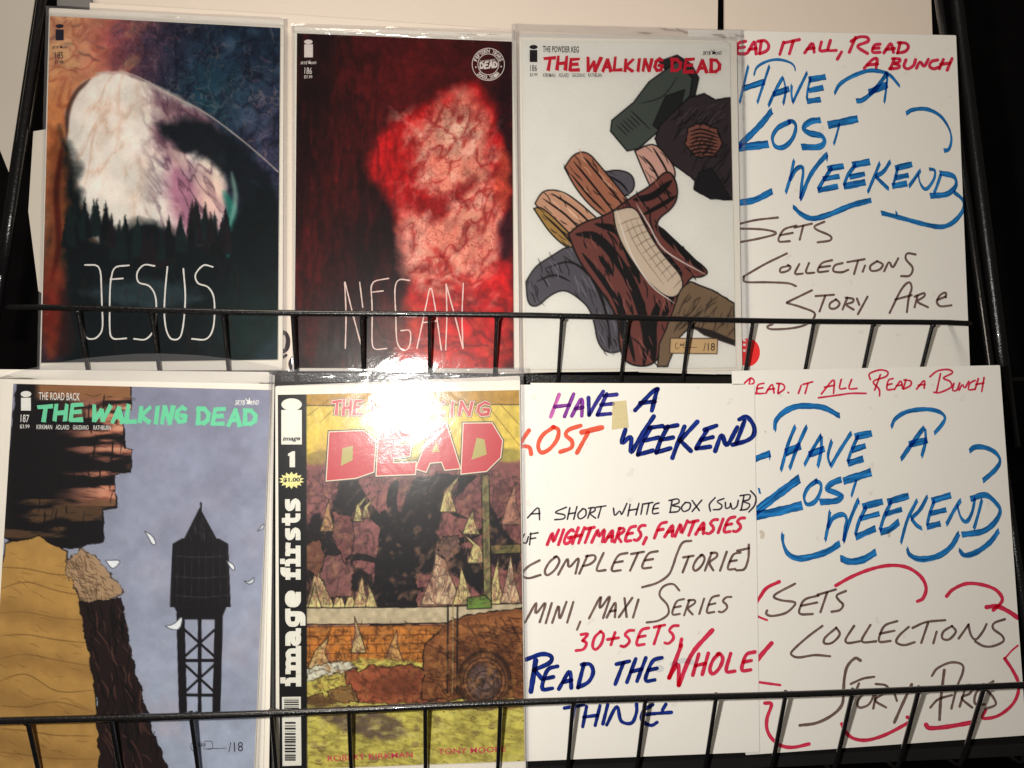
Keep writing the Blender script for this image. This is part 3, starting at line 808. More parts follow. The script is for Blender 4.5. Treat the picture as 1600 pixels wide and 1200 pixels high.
p.poly([(690, 160), (722, 140), (752, 160), (768, 220), (775, 300), (780, 380), (768, 440), (735, 440), (700, 470), (655, 455), (636, 430), (628, 360), (630, 330), (690, 330), (660, 280), (640, 250), (645, 205)], (232, 150, 128), 13, .96, amp=14, sc=20, seed=3, smooth=True)
p.ell(718, 210, 26, 26, (240, 206, 178), .7, .8, amp=10); p.ell(645, 380, 20, 46, (236, 166, 150), .6, .8, amp=8); p.ell(745, 330, 30, 40, (236, 166, 142), .7, .8, amp=12)
p.poly([(640, 312), (700, 306), (752, 268), (744, 290), (712, 318), (690, 350), (652, 340)], (150, 20, 24), 7, .85, amp=9, sc=12, smooth=True)
p.stroke([(668, 380), (690, 400), (712, 430), (735, 440)], 9, (192, 38, 36), .7, soft=8)
p.stroke([(640, 450), (680, 440), (712, 446), (700, 470), (650, 468)], 10, (176, 26, 28), .7, soft=7)
p.poly([(778, 230), (798, 240), (797, 300), (785, 340), (772, 300)], (214, 88, 64), 6, .8, amp=6, smooth=True)
p.poly([(784, 60), (802, 60), (803, 235), (786, 225), (776, 150)], (38, 10, 20), 7, .9, amp=8, smooth=True)
p.poly([(782, 350), (803, 320), (803, 410), (776, 400)], (44, 12, 28), 7, .9, amp=6, smooth=True)
p.ell(530, 545, 80, 50, (60, 66, 60), .9, .75, amp=20, sc=20); p.ell(640, 520, 40, 40, (180, 66, 46), .8, .6, amp=16); p.ell(720, 560, 60, 40, (216, 50, 40), .8, .8, amp=16)
mk = np.clip((X - 590 - .12 * (Y - 180)) / 40, 0, 1) * np.clip((500 - Y) / 60, 0, 1) * np.clip((Y - 150) / 30, 0, 1) * np.clip((790 - X) / 20, 0, 1)
p.ridges(mk, 24, 36, .6, (150, 20, 24), (246, 190, 168), .75, 4, 2.2)
p.ridges(np.clip((Y - 450) / 30, 0, 1) * np.clip((X - 600) / 40, 0, 1), 30, 24, .2, (96, 16, 18), (226, 80, 56), .6, 9)
p.ridges(np.clip((640 - X) / 60, 0, 1), 16, 70, .05, (20, 8, 12), (112, 28, 28), .45, 2)
p.veins(np.clip((X - 610) / 40, 0, 1) * np.clip((470 - Y) / 60, 0, 1) * (Y > 150), (120, 20, 22), 15, .02, .5, 5)
rs = np.random.RandomState(8)
for i in range(90):
    x0, y0 = rs.uniform(640, 785), rs.uniform(170, 460); a = rs.uniform(0, 3.1); l = rs.uniform(5, 16)
    p.stroke([(x0, y0), (x0 + l * .5 * math.cos(a) + rs.uniform(-2, 2), y0 + l * .5 * math.sin(a)), (x0 + l * math.cos(a), y0 + l * math.sin(a))], 1.1, (150, 36, 36), .55)
for i in range(70):
    x0, y0 = rs.uniform(466, 620), rs.uniform(70, 500)
    p.stroke([(x0, y0), (x0 + rs.uniform(-3, 3), y0 + 20), (x0 + rs.uniform(-5, 5), y0 + 40)], 5, [(110, 26, 26), (24, 8, 12)][i % 2], .22, soft=5)
p.mottle(np.ones(len(X)), .22, 14, 5); p.mottle(1 - .7 * p.c.mean(1) / 255, .22, 6.0, 8)
p.build(C, 'cover', H0, M['print'], .9)
k = Ink(C, H1); logo(k, 481.8, 65.4, 6.6, 3.6, 475.4, 69.3, 488.9, 89.6); skybound(k, 469.5, 494.5, 100.5, 4.5)
typeset(k, '186', (475.6, 115.5), (487.2, 116), 10.5, .006); typeset(k, '$3.99', (475, 123), (487.8, 123.3), 5.6, .006)
cx, cy = 763, 100.5
def ring(k, cx, cy, r, w, n=56):
    k.ribbon([(cx + r * math.cos(2 * math.pi * i / n), cy + r * math.sin(2 * math.pi * i / n)) for i in range(n + 1)], w, caps=False, jit=0)
ring(k, cx, cy, 25.2, 1.1); ring(k, cx, cy, 16.3, 1.1)
def arc_text(k, s, a0, a1, r, h, inward=False):
    for i, ch in enumerate(s):
        if ch == ' ': continue
        a = math.radians(a0 + (a1 - a0) * i / (len(s) - 1))
        up = np.array([math.cos(a), -math.sin(a)]) * (-1 if inward else 1)
        right = np.array([-up[1], up[0]]); rr = r + (h if inward else 0)
        c = np.array([cx + rr * math.cos(a), cy - rr * math.sin(a)])
        wd = h * (.35 if ch == 'I' else .72)
        if ch == '*': k.disc(c + up * h * .5, 1.3, 1.3, n=5); continue
        typeset(k, ch, c - right * wd / 2, c + right * wd / 2, h if ch != '-' else h * .2, .025)
arc_text(k, 'FIFTEEN YEARS', 160, 20, 17.8, 6.0)
arc_text(k, '2003-2018', 225, 315, 17.8, 6.0, True)
k.disc((743.5, 105), 1.4, 1.4, n=5); k.disc((783, 104), 1.4, 1.4, n=5)
typeset(k, 'THE WALKING', (750, 97.5), (774, 94.5), 2.6, .02)
title(k, [('DEAD', (750, 107.5), (777, 105))], 9.5, 2.6, seed=4)
k.build('cover_lettering', flat('pale_print', (226, 214, 208)))
k = Ink(C, H1); c = crop(400, 300)
hand(k, c, [
    [(465, 815), (470, 640), (462, 470)], [(464, 470), (505, 640), (548, 800)], [(556, 600), (540, 470)],
    [(690, 450), (596, 466), (606, 600), (603, 800), (622, 822), (680, 815)], [(600, 522), (662, 515)],
    ['~', (800, 460), (745, 458), (724, 505), (728, 640), (735, 780), (770, 825), (800, 800), (802, 725), (755, 722)],
    [(838, 815), (880, 620), (910, 470), (940, 640), (965, 822)], [(872, 680), (940, 672)], [(988, 822), (995, 640), (990, 480)], [(990, 480), (1040, 660), (1078, 815)], [(1078, 815), (1072, 640), (1080, 475)]], 6.5, jit=.12)
k.build('name_lettering', flat('pink_white_print', (236, 206, 196)))
def pinch(u, v):          # the film is drawn in at its foot and has one slanting ridge
    q = np.clip((v - .93) / .07, 0, 1); d = (u - (.80 + .12 * (v - .86) / .12)) * 170
    return -.7 * q * q + .22 * np.exp(-(d / 2.6) ** 2) * np.clip((v - .84) * 12, 0, 1)
bagfilm(C, seed=7, amp=.6, extra=pinch)
flap(C, [(455, 37), (811, 49), (811, 64), (456, 52)], seed=5, amp=1.8, h=3.2, nv=10)
# ---- comic: white cover, red title
cov = [(815, 63.5), (1140, 66), (1150, 574), (821.5, 577)]
C = comic('bagged comic, white cover with red THE WALKING DEAD title over brown shapes', 0, 1.6,
          [(799, 38), (1161, 48), (1171, 580), (814, 583)], [(811, 52), (1151, 58), (1160, 579), (818, 582)], cov, G_TOP)
p = Paint(cov, 285, 430); X, Y = p.x, p.y
p.base((226, 224, 216))
K = (14, 12, 14)
# slanted slab, upper right
p.poly([(1030, 96), (1058, 86), (1080, 100), (1092, 122), (1086, 150), (1070, 158), (1062, 140)], (34, 38, 38), 1, line=2)
p.poly([(1014, 128), (1058, 96), (1082, 122), (1078, 150), (1048, 182), (1030, 204), (998, 232), (980, 236), (954, 205), (956, 188), (990, 160)], (70, 78, 72), 1, line=2.2)
p.poly([(1040, 150), (1070, 140), (1060, 182), (1034, 206), (1020, 196)], (28, 32, 32), 1, line=1.5)
for i in range(6): p.stroke([(964 + 5 * i, 196 - 4 * i), (980 + 5 * i, 212 - 4 * i)], 1.6, K, .9, curve=False)
p.stroke([(985, 172), (1016, 202)], 1.4, K, curve=False); p.stroke([(1000, 162), (1036, 150), (1060, 118)], 1.4, K)
# rounded dark mass at the right edge
p.poly([(1052, 176), (1076, 152), (1100, 146), (1118, 156), (1141, 152), (1146, 312), (1110, 310), (1084, 296), (1086, 282), (1060, 262), (1034, 240), (1024, 216), (1030, 196)], (52, 42, 46), 1, line=2.2, smooth=False, amp=2, sc=14)
p.poly([(1074, 200), (1096, 192), (1120, 200), (1128, 224), (1118, 244), (1090, 246), (1070, 226)], (128, 78, 66), 1, line=2, amp=3, sc=8)
for i in range(7): p.stroke([(1078, 206 + 6 * i), (1096, 202 + 6 * i), (1122, 210 + 5 * i)], 3, K, .85)
p.hatch([(1040, 180), (1140, 160), (1142, 300), (1080, 270)], 60, 2.2, 26, 1.6, K, .8, 1)
p.hatch([(1060, 170), (1130, 160), (1130, 200), (1050, 210)], 16, 2.4, 18, 1.2, (110, 96, 100), .6, 2)
p.poly([(1092, 270), (1112, 262), (1130, 290), (1142, 310), (1110, 311), (1086, 296)], (26, 24, 28), 1, line=1.5)
# tumbling torn cloth, inked folds
def cloth(P_, c, folds=(), fc=K, lw=2.2, hi=None, n=0, ang=1.0, seed=1):
    p.poly(P_, c, 1, line=lw, smooth=True)
    for q in folds: p.stroke(q, q_w, fc, .95)
    if n: p.hatch(P_, n, ang, 20, 1.5, K, .75, seed, .25)
    if hi is not None: p.hatch(P_, n // 2, ang, 22, 2.0, hi, .8, seed + 1, .25)
q_w = 3.2
cloth([(992, 236), (1020, 222), (1040, 240), (1058, 268), (1048, 296), (1020, 300), (1006, 270)], (204, 160, 146), [[(1004, 244), (1020, 262), (1034, 290)], [(1020, 230), (1036, 256), (1046, 276)]], n=6, ang=.9)
cloth([(936, 272), (962, 264), (990, 272), (992, 300), (964, 310), (942, 300)], (88, 84, 92), [[(950, 274), (970, 286), (982, 300)]], n=8, ang=.6)
cloth([(882, 262), (896, 240), (918, 236), (940, 262), (972, 300), (1000, 340), (966, 352), (930, 330), (900, 296)], (164, 106, 82), [[(896, 252), (924, 286), (966, 340)], [(912, 246), (946, 286), (986, 336)], [(892, 272), (920, 306), (946, 332)]], n=16, ang=.85, hi=(206, 156, 126))
cloth([(836, 318), (848, 296), (880, 298), (912, 322), (944, 352), (930, 388), (896, 384), (862, 352)], (196, 150, 122), [[(848, 310), (884, 336), (920, 372)], [(862, 302), (898, 326), (930, 356)]], n=14, ang=.75, hi=(226, 190, 160))
cloth([(834, 326), (846, 322), (884, 358), (910, 388), (892, 392), (860, 366)], (166, 130, 72), [[(848, 334), (876, 360), (898, 386)]], n=8, ang=.8)
cloth([(822, 440), (836, 416), (862, 400), (890, 382), (930, 398), (958, 446), (974, 500), (980, 550), (936, 552), (926, 486), (900, 462), (880, 452), (858, 462), (840, 480), (824, 476)], (84, 80, 88), [[(850, 420), (892, 410), (930, 440), (952, 500)], [(880, 400), (920, 430), (944, 480), (956, 540)], [(838, 440), (866, 430), (892, 440)], [(940, 500), (950, 524), (952, 548)]], n=46, ang=1.15, hi=(116, 112, 120))
cloth([(888, 366), (908, 348), (950, 336), (986, 308), (1018, 290), (1044, 262), (1060, 290), (1056, 322), (1022, 346), (1036, 372), (1072, 396), (1110, 424), (1096, 434), (1076, 432), (1062, 476), (1044, 502), (1030, 572), (978, 572), (966, 536), (968, 500), (938, 452), (904, 408)], (112, 62, 56), (), lw=2.6)
for q, ww in (([(900, 366), (930, 370), (960, 400), (990, 450), (1010, 520), (1006, 570)], 15), ([(930, 350), (966, 362), (984, 400), (1000, 440)], 12), ([(990, 312), (1020, 306), (1050, 282)], 11), ([(1004, 336), (1034, 320), (1056, 306)], 7), ([(1024, 352), (1050, 378), (1100, 424)], 12), ([(910, 396), (944, 440), (968, 484), (978, 560)], 9), ([(1030, 470), (1020, 510), (1022, 566)], 13), ([(1056, 440), (1046, 474), (1034, 500)], 10), ([(966, 456), (976, 500), (992, 566)], 8), ([(936, 400), (958, 430)], 8), ([(1040, 396), (1066, 430)], 7)):
    p.stroke(q, ww, (16, 13, 15), 1)
BD = [(900, 366), (950, 340), (1040, 275), (1056, 310), (1022, 346), (1100, 424), (1060, 476), (1030, 566), (980, 566), (940, 450)]
p.hatch(BD, 90, 1.15, 24, 2.6, (18, 14, 16), .9, 7, .3); p.hatch(BD, 34, 1.15, 26, 1.8, (150, 92, 82), .85, 9, .25)
p.poly([(958, 330), (992, 320), (1008, 354), (1032, 394), (1074, 440), (1052, 472), (1012, 442), (978, 394), (962, 360)], (200, 182, 162), 1, line=2, smooth=True)
for i in range(10): p.stroke([(966 + 9.5 * i, 352 + 11 * i), (984 + 9.3 * i, 344 + 10 * i), (1000 + 8.2 * i, 340 + 10.4 * i)], 1.2, (90, 76, 68), .8)
for i in range(3): p.stroke([(976 + 9 * i, 344), (996 + 9 * i, 388 - 3 * i), (1038 + 7 * i, 446 - 6 * i)], 1.0, (90, 76, 68), .7)
p.stroke([(962, 326), (984, 392), (1016, 444), (1054, 474)], 2.4, (222, 214, 206), .9); p.stroke([(994, 318), (1014, 352), (1040, 392), (1104, 430)], 2.2, (222, 214, 206), .9)
# khaki mass lower right
p.poly([(1064, 452), (1078, 440), (1110, 452), (1148, 474), (1149, 534), (1110, 520), (1078, 512), (1060, 530), (1044, 572), (1028, 572), (1030, 540), (1046, 500)], (122, 100, 78), 1, line=2.2, amp=2, sc=14)
p.hatch([(1066, 456), (1146, 480), (1146, 525), (1060, 505), (1040, 560)], 42, 2.2, 28, 1.8, (52, 40, 32), .8, 14, .35)
p.poly([(1078, 508), (1112, 516), (1149, 532), (1149, 541), (1100, 524)], (40, 34, 32), 1)
p.poly([(1047.5, 528.5), (1121.5, 529), (1120.5, 553), (1046.5, 552)], (200, 168, 124), .8, line=1.4, lc=(60, 46, 36))
p.mottle(np.ones(len(X)), .015, 30, 5)
p.build(C, 'cover', H0, M['print_matte'], 1.0)
k = Ink(C, H1); logo(k, 833.7, 73.5, 6.4, 3.4, 827.6, 78, 839.6, 97)
typeset(k, '186', (828.3, 111.3), (839, 111.5), 10, .006); typeset(k, '$3.99', (828, 120), (839.8, 120.2), 5.8, .006)
typeset(k, 'THE POWDER KEG', (848, 81.6), (904.5, 82.4), 10, .02, space=1.05)
for s_, a, b in (('KIRKMAN', 848.5, 867.5), ('ADLARD', 873, 888.6), ('GAUDIANO', 893.8, 914.4), ('RATHBURN', 919, 940.5)): typeset(k, s_, (a, 120.3), (b, 120.8), 6.0, .006)
skybound(k, 1098, 1128, 86, 6)
sig(k, 1058, 540, .62, .8); typeset(k, '/18', (1099, 548), (1117, 548), 12, .0)
k.build('cover_lettering', flat('black_print', (28, 26, 28)))
k = Ink(C, H1 + .35); title(k, [('THE', (850, 109), (907, 110)), ('WALKING', (917, 110), (1036, 111.5)), ('DEAD', (1049, 111.5), (1126, 112.5))], 19, 5.2, seed=11)
k.build('title_lettering', flat('title_red', (196, 26, 50)))
bagfilm(C, seed=11)
flap(C, [(799, 37), (1161, 47), (1161, 64), (801, 58)], seed=9, amp=1.0, h=3.2, nv=8)

# ---- comic: blue-grey cover, green title
cov = [(21, 599.6), (423, 609.5), (397, 1205), (-17, 1215)]
C = comic('bagged comic, blue grey cover with mint green THE WALKING DEAD title', 1, 0,
          [(-6, 576), (427, 580), (404, 1232), (-36, 1236)], [(-2, 577), (421, 581), (398, 1228), (-30, 1232)], cov, G_BOT,
          [([(30, 582), (425, 584), (411, 1230), (10, 1234)], -1.4), ([(40, 584), (429, 586), (420, 1230), (20, 1234)], -2.6)])
p = Paint(cov, 300, 440); X, Y = p.x, p.y
p.base((136, 138, 158))
g = np.clip((Y - 600) / 600, 0, 1)
p.mix(g * .75, (176, 188, 204)); 
n = fbm(X / 60, Y / 45 + 3, 5)
p.mix(np.clip((n - .45) * 2.2, 0, 1) * .5, (158, 164, 184)); p.mix(np.clip((.5 - n) * 2, 0, 1) * .4, (118, 120, 140))
p.mix(np.clip((fbm(X / 50 + 9, Y / 60, 4) - .55) * 3, 0, 1) * g * .4, (196, 168, 168))
# banded cliff upper left, its right edge dropping in steps
BL = [(26, 601), (120, 600), (204, 603), (206, 640), (192, 642), (194, 700), (206, 702), (204, 738), (180, 742), (182, 792), (160, 796), (162, 846), (110, 858), (60, 852), (20, 850), (2, 836)]
p.poly(BL, (20, 18, 21), 1, 1, amp=3, sc=14, line=1.5)
mb = (p.sd(BL, X, Y) < -1).astype(float)
band = fbm(X / 70, Y / 13 + 4, 4)
lit = np.clip((X - 60) / 130, 0, 1) * mb
p.mix(np.clip((band - .46) * 9, 0, 1) * np.clip(lit * 1.6 - .25, 0, 1) * (Y < 790), (166, 104, 84)); p.mix(np.clip((band - .56) * 9, 0, 1) * np.clip(lit * 1.5 - .5, 0, 1) * (Y < 790), (206, 152, 124)); p.mix(np.clip((628 - Y) / 8, 0, 1) * mb * np.clip((X - 52) / 12, 0, 1), (142, 100, 68))
p.mix(np.clip((band - .5) * 8, 0, 1) * mb * (Y > 780) * .8, (98, 72, 50))
for i in range(40):
    x0, y0 = rs.uniform(60, 196), rs.uniform(605, 800); l = rs.uniform(10, 34)
    if p.sd(BL, np.array([x0]), np.array([y0 + l]))[0] > -5: continue
    p.stroke([(x0, y0), (x0 + rs.uniform(-3, 3), y0 + l * .5), (x0 + rs.uniform(-4, 4), y0 + l)], rs.uniform(1.2, 3), (18, 15, 18), .85)
p.hatch(BL, 90, .05, 20, 1.1, (30, 22, 22), .7, 3, .12)
# ochre field lower left, tan ridge, dark slope
p.poly([(8, 850), (60, 838), (104, 862), (124, 940), (140, 1010), (150, 1090), (160, 1210), (-20, 1220), (-10, 980)], (178, 140, 78), 1, amp=4, sc=20, line=2)
for i in range(9):
    y0 = 880 + 36 * i
    p.stroke([(-5, y0 + 6), (40, y0 + rs.uniform(-8, 12)), (90, y0 + rs.uniform(0, 22)), (150, y0 + 18)], 1.8, (104, 76, 40), .7)
for i in range(4):
    y0 = 930 + 70 * i
    p.poly([(-10, y0), (60, y0 + 20), (152, y0 + 40), (152, y0 + 62), (60, y0 + 48), (-10, y0 + 34)], (146, 110, 60), 9, .55, amp=6)
p.hatch([(0, 860), (104, 870), (150, 1200), (-10, 1200)], 60, .35, 22, 1.2, (122, 90, 48), .6, 17, .3)
p.poly([(100, 880), (128, 856), (150, 870), (176, 900), (194, 925), (170, 940), (128, 944)], (168, 140, 108), 2, amp=6, sc=8, line=1)
p.hatch([(100, 880), (128, 856), (194, 925), (170, 940), (128, 944)], 150, .7, 12, 1.2, (84, 64, 48), .75, 7, .7)
p.poly([(124, 944), (190, 932), (198, 980), (206, 1030), (222, 1080), (242, 1150), (268, 1212), (158, 1214), (150, 1090), (140, 1020)], (34, 22, 22), 1, amp=6, sc=14, line=1.6)
p.hatch([(134, 950), (190, 940), (204, 1030), (256, 1200), (170, 1205), (150, 1080)], 40, 1.2, 30, 2.4, (92, 60, 52), .7, 9, .5)
p.hatch([(134, 950), (190, 940), (204, 1030), (256, 1200), (170, 1205), (150, 1080)], 60, 1.4, 34, 3.0, (12, 10, 12), .8, 10, .4)
# old water tower far off on the right
D_ = (20, 18, 23)
p.poly([(312, 794), (338, 842), (288, 842)], D_, 1, line=1); p.stroke([(314, 786), (314, 800)], 3, D_, taper=False, curve=False)
p.poly([(284, 842), (342, 842), (356, 850), (360, 948), (266, 948), (270, 850)], D_, 1, line=1)
p.poly([(272, 948), (354, 948), (346, 968), (282, 968)], D_, 1)
for a, b, w_ in (((282, 960), (286, 1114), 13), ((342, 960), (338, 1114), 13), ((312, 960), (312, 1114), 6), ((284, 980), (340, 1030), 4), ((340, 980), (284, 1030), 4), ((286, 1036), (338, 1084), 4), ((338, 1036), (286, 1084), 4), ((282, 1032), (342, 1032), 5), ((284, 1086), (340, 1086), 5)):
    p.stroke([a, b], w_, D_, curve=False, taper=False)
for i in range(8): p.stroke([(278 + 11 * i, 852), (276 + 11.4 * i, 944)], .9, (70, 64, 72), .55, curve=False)
for y0 in (868, 900, 930): p.stroke([(270, y0), (312, y0 + 3), (358, y0)], 1.2, (84, 78, 86), .6)
p.hatch([(290, 842), (336, 842), (314, 800)], 12, 1.3, 16, 1, (80, 72, 80), .6, 12, .3)
for pts in ([(226, 830), (238, 836), (245, 850), (238, 852), (232, 840)], [(165, 876), (192, 874), (176, 892)], [(354, 876), (366, 882), (367, 893), (360, 888)], [(258, 978), (272, 976), (286, 960), (282, 984), (268, 984)], [(402, 830), (414, 816), (412, 826)], [(382, 908), (390, 909), (398, 900), (396, 911), (388, 913)]):
    p.poly(pts, (228, 232, 234), .9, line=1.3, lc=(60, 62, 70), smooth=True)
p.mottle(np.ones(len(X)), .07, 16, 5)
p.build(C, 'cover', H0, M['print_matte'], 1.0)
k = Ink(C, H1); logo(k, 40.6, 615.7, 8.3, 4.8, 32.8, 621.5, 48.2, 641.5)
typeset(k, '187', (32, 659.5), (45.2, 660), 12, .006); typeset(k, '$3.99', (31, 670), (46, 670.3), 6.8, .006)
typeset(k, 'THE ROAD BACK', (60.5, 624.6), (124.5, 626), 12, .006, space=1.05)
for s_, a, b in (('KIRKMAN', 57, 81.5), ('ADLARD', 87, 108), ('GAUDIANO', 114, 138.5), ('RATHBURN', 146, 173)): typeset(k, s_, (a, 670.5 + (a - 57) * .012), (b, 670.8 + (a - 57) * .012), 7, .006)
skybound(k, 367, 405, 633, 8)
k.build('cover_lettering', flat('white_cover_print', (228, 226, 220)))
k = Ink(C, H1 + .35); title(k, [('THE', (60, 657), (131, 658)), ('WALKING', (145, 658), (292, 662)), ('DEAD', (308, 663), (401, 665))], 24, 6.8, seed=21)
k.build('title_lettering', flat('title_green', (112, 206, 162)))
k = Ink(C, H1); sig(k, 303, 1165, 1.0, 1.0); typeset(k, '/18', (357, 1175), (380, 1174), 15, 0)
k.build('signature', flat('pen_grey', (60, 58, 66)))
bagfilm(C, seed=14)
flap(C, [(8, 588), (436, 576), (427, 600), (-4, 592)], arch=29, seed=21, amp=3.0, h=3.4, nv=14, pr=(4, 2))

SLAB = {'i': ([[(.1, .35), (.5, .35), (.5, 1)], [(.05, 1), (.95, 1)], [(.35, .06), (.62, .06)]], .55),
 'm': ([[(0, .37), (.2, .37), (.2, 1)], [(.2, .42), (.42, .36), (.55, .5), (.55, 1)], [(.55, .44), (.78, .36), (.9, .5), (.9, 1)], [(.02, 1), (.36, 1)], [(.44, 1), (.68, 1)], [(.78, 1), (1.05, 1)]], 1.25),
 'a': ([[(.12, .37), (.62, .37), (.72, .48), (.72, 1), (.95, 1)], [(.72, .66), (.3, .66), (.14, .78), (.24, 1), (.6, 1), (.72, .9)]], .9),
 'g': ([[(.95, .37), (.35, .37), (.14, .5), (.14, .84), (.35, .97), (.72, .97)], [(.74, .37), (.74, 1.14), (.6, 1.27), (.15, 1.27)]], .9),
 'e': ([[(.16, .68), (.82, .68), (.82, .5), (.66, .36), (.32, .36), (.14, .5), (.14, .86), (.32, 1), (.8, 1)]], .88),
 'f': ([[(.9, .08), (.55, .08), (.38, .2), (.38, 1)], [(.08, .38), (.85, .38)], [(.08, 1), (.75, 1)]], .72),
 'r': ([[(.02, .37), (.3, .37), (.3, 1)], [(.3, .5), (.5, .37), (.85, .4)], [(.02, 1), (.62, 1)]], .78),
 's': ([[(.8, .37), (.3, .37), (.15, .48), (.3, .66), (.65, .7), (.82, .86), (.66, 1), (.12, 1)]], .82),
 't': ([[(.4, .12), (.4, .86), (.55, 1), (.85, 1)], [(.08, .38), (.85, .38)]], .74)}
def slab_text(k, text, p0, p1, h, w, gap=.12):
    p0 = np.array(p0, float); p1 = np.array(p1, float)
    tot = sum(SLAB[c][1] for c in text) + gap * (len(text) - 1); d = (p1 - p0) / tot
    n = np.array([d[1], -d[0]]) / np.linalg.norm(d); x = 0
    for ch in text:
        st, ad = SLAB[ch]
        for g in st:
            P = [p0 + d * (x + gx * ad) + n * h * (1 - gy) for gx, gy in g]
            P = chaikin(P, 1, .15)
            e0 = P[0] - P[1]; e1 = P[-1] - P[-2]; P[0] = P[0] + e0 / np.linalg.norm(e0) * w * .3; P[-1] = P[-1] + e1 / np.linalg.norm(e1) * w * .3
            k.ribbon(P, w, caps=False, jit=0)
        x += ad + gap
# ---- comic: yellow and rust cover, black side band
cov = [(434, 617), (811, 609.5), (820, 1189), (437, 1203)]
C = comic('bagged comic, yellow and rust cover with black side band reading image firsts', 1, 1.6,
          [(421, 578), (818, 575), (825, 1212), (425, 1216)], [(430, 603), (812.5, 587), (822, 1210), (431, 1214)], cov, G_BOT)
p = Paint(cov, 310, 455); X, Y = p.x, p.y
p.base((148, 104, 92))
p.poly([(434, 600), (830, 600), (830, 715), (434, 722)], (214, 190, 84), 2, amp=3)
p.poly([(434, 600), (830, 600), (830, 632), (434, 634)], (178, 138, 56), 1, line=1.2, amp=1)
for a, b in (((480, 650), (520, 620)), ((760, 632), (815, 700)), ((780, 630), (820, 672)), ((740, 634), (800, 720)), ((500, 660), (540, 622))): p.stroke([a, b], 1.1, (110, 84, 30), .8, curve=False, taper=False)
p.poly([(480, 712), (500, 702), (520, 706), (560, 716), (700, 712), (790, 700), (820, 706), (820, 730), (480, 735)], (160, 146, 66), 2, amp=4, sc=10)
p.poly([(478, 725), (820, 720), (820, 940), (478, 940)], (134, 84, 82), 3, amp=4, sc=12)
p.ell(530, 800, 70, 80, (146, 96, 96), .6, .8, amp=16, sc=20)
# black masses
p.poly([(536, 745), (556, 742), (560, 790), (548, 830), (550, 880), (580, 900), (600, 940), (500, 960), (480, 930), (478, 820), (500, 800), (515, 830), (520, 780)], (26, 22, 26), 2, amp=6, sc=12)
p.poly([(650, 745), (700, 740), (740, 745), (700, 790), (680, 830), (700, 850), (760, 870), (752, 930), (700, 890), (640, 900), (620, 850), (630, 780)], (24, 22, 26), 2, amp=6, sc=12)
p.poly([(760, 780), (790, 830), (812, 850), (812, 900), (760, 880)], (30, 26, 30), 2, amp=5, sc=10)
# dead black tree in the middle
BK = (20, 19, 23)
p.poly([(596, 800), (640, 800), (650, 860), (652, 960), (660, 1040), (666, 1100), (676, 1140), (702, 1160), (640, 1168), (636, 1110), (628, 1030), (614, 985), (600, 1010), (586, 1060), (582, 1104), (548, 1110), (562, 1050), (578, 980), (586, 900)], BK, 1.2, amp=4, sc=14, line=1.5)
for q, w_ in (([(610, 830), (580, 800), (556, 764), (546, 746)], 17), ([(630, 826), (660, 790), (700, 764), (744, 744)], 18), ([(650, 870), (684, 850), (730, 842), (790, 806)], 10), ([(600, 880), (560, 870), (520, 880), (492, 860)], 11), ([(618, 820), (612, 780), (620, 750)], 16), ([(652, 920), (690, 926), (712, 946)], 12), ([(562, 778), (540, 790), (520, 786)], 6), ([(690, 770), (706, 800), (730, 810)], 6)):
    p.stroke(q, w_, BK, 1)
# pale jagged shards
rs = np.random.RandomState(11)
def shard(x, y, w, h, lean, c=(206, 196, 132)):
    p.poly([(x - w / 2, y), (x - w * .2, y - h * .55), (x + lean, y - h), (x + w * .18, y - h * .5), (x + w / 2, y)], c, .9, line=1.6, lc=(56, 42, 36))
    p.hatch([(x - w / 2, y), (x + lean, y - h), (x + w / 2, y)], int(w * h / 90) + 2, -1.45, h * .3, 1.2, (150, 104, 92), .8, rs.randint(99), .4)
for a in ((500, 952, 46, 96, 2), (492, 950, 22, 40, 0), (530, 952, 22, 40, -3), (548, 952, 22, 34, 2), (565, 955, 30, 56, 1), (580, 950, 20, 40, -6), (690, 945, 66, 100, -6, (200, 178, 142)), (724, 945, 34, 62, -4), (745, 880, 30, 52, -28), (775, 945, 26, 76, 4), (798, 946, 34, 80, 0, (204, 184, 148)), (560, 815, 16, 46, 18), (572, 810, 14, 34, 14), (700, 800, 26, 60, 20), (736, 835, 28, 40, 4), (800, 820, 34, 66, 6, (176, 130, 110)), (512, 830, 24, 50, 2, (186, 150, 100))): shard(*a)
for pts, c in (([(505, 870), (540, 865), (556, 890), (548, 930), (516, 935), (500, 900)], (126, 84, 82)), ([(520, 800), (548, 806), (554, 850), (540, 880), (522, 850)], (122, 74, 72)), ([(478, 850), (500, 842), (508, 870), (496, 900), (478, 890)], (116, 76, 60)), ([(690, 840), (716, 838), (720, 862), (700, 878), (684, 866)], (116, 88, 78))):
    p.poly(pts, c, 1.2, amp=5, sc=9, line=1.6)
p.hatch([(480, 740), (812, 740), (812, 940), (480, 940)], 260, 1.2, 12, 1.2, (40, 30, 32), .55, 22, 1.2)
# post
p.poly([(752, 742), (764, 741), (768, 940), (756, 940)], (132, 126, 84), 1, line=1.5); p.poly([(766, 852), (814, 850), (814, 864), (768, 866)], (108, 102, 62), 1, line=1.5)
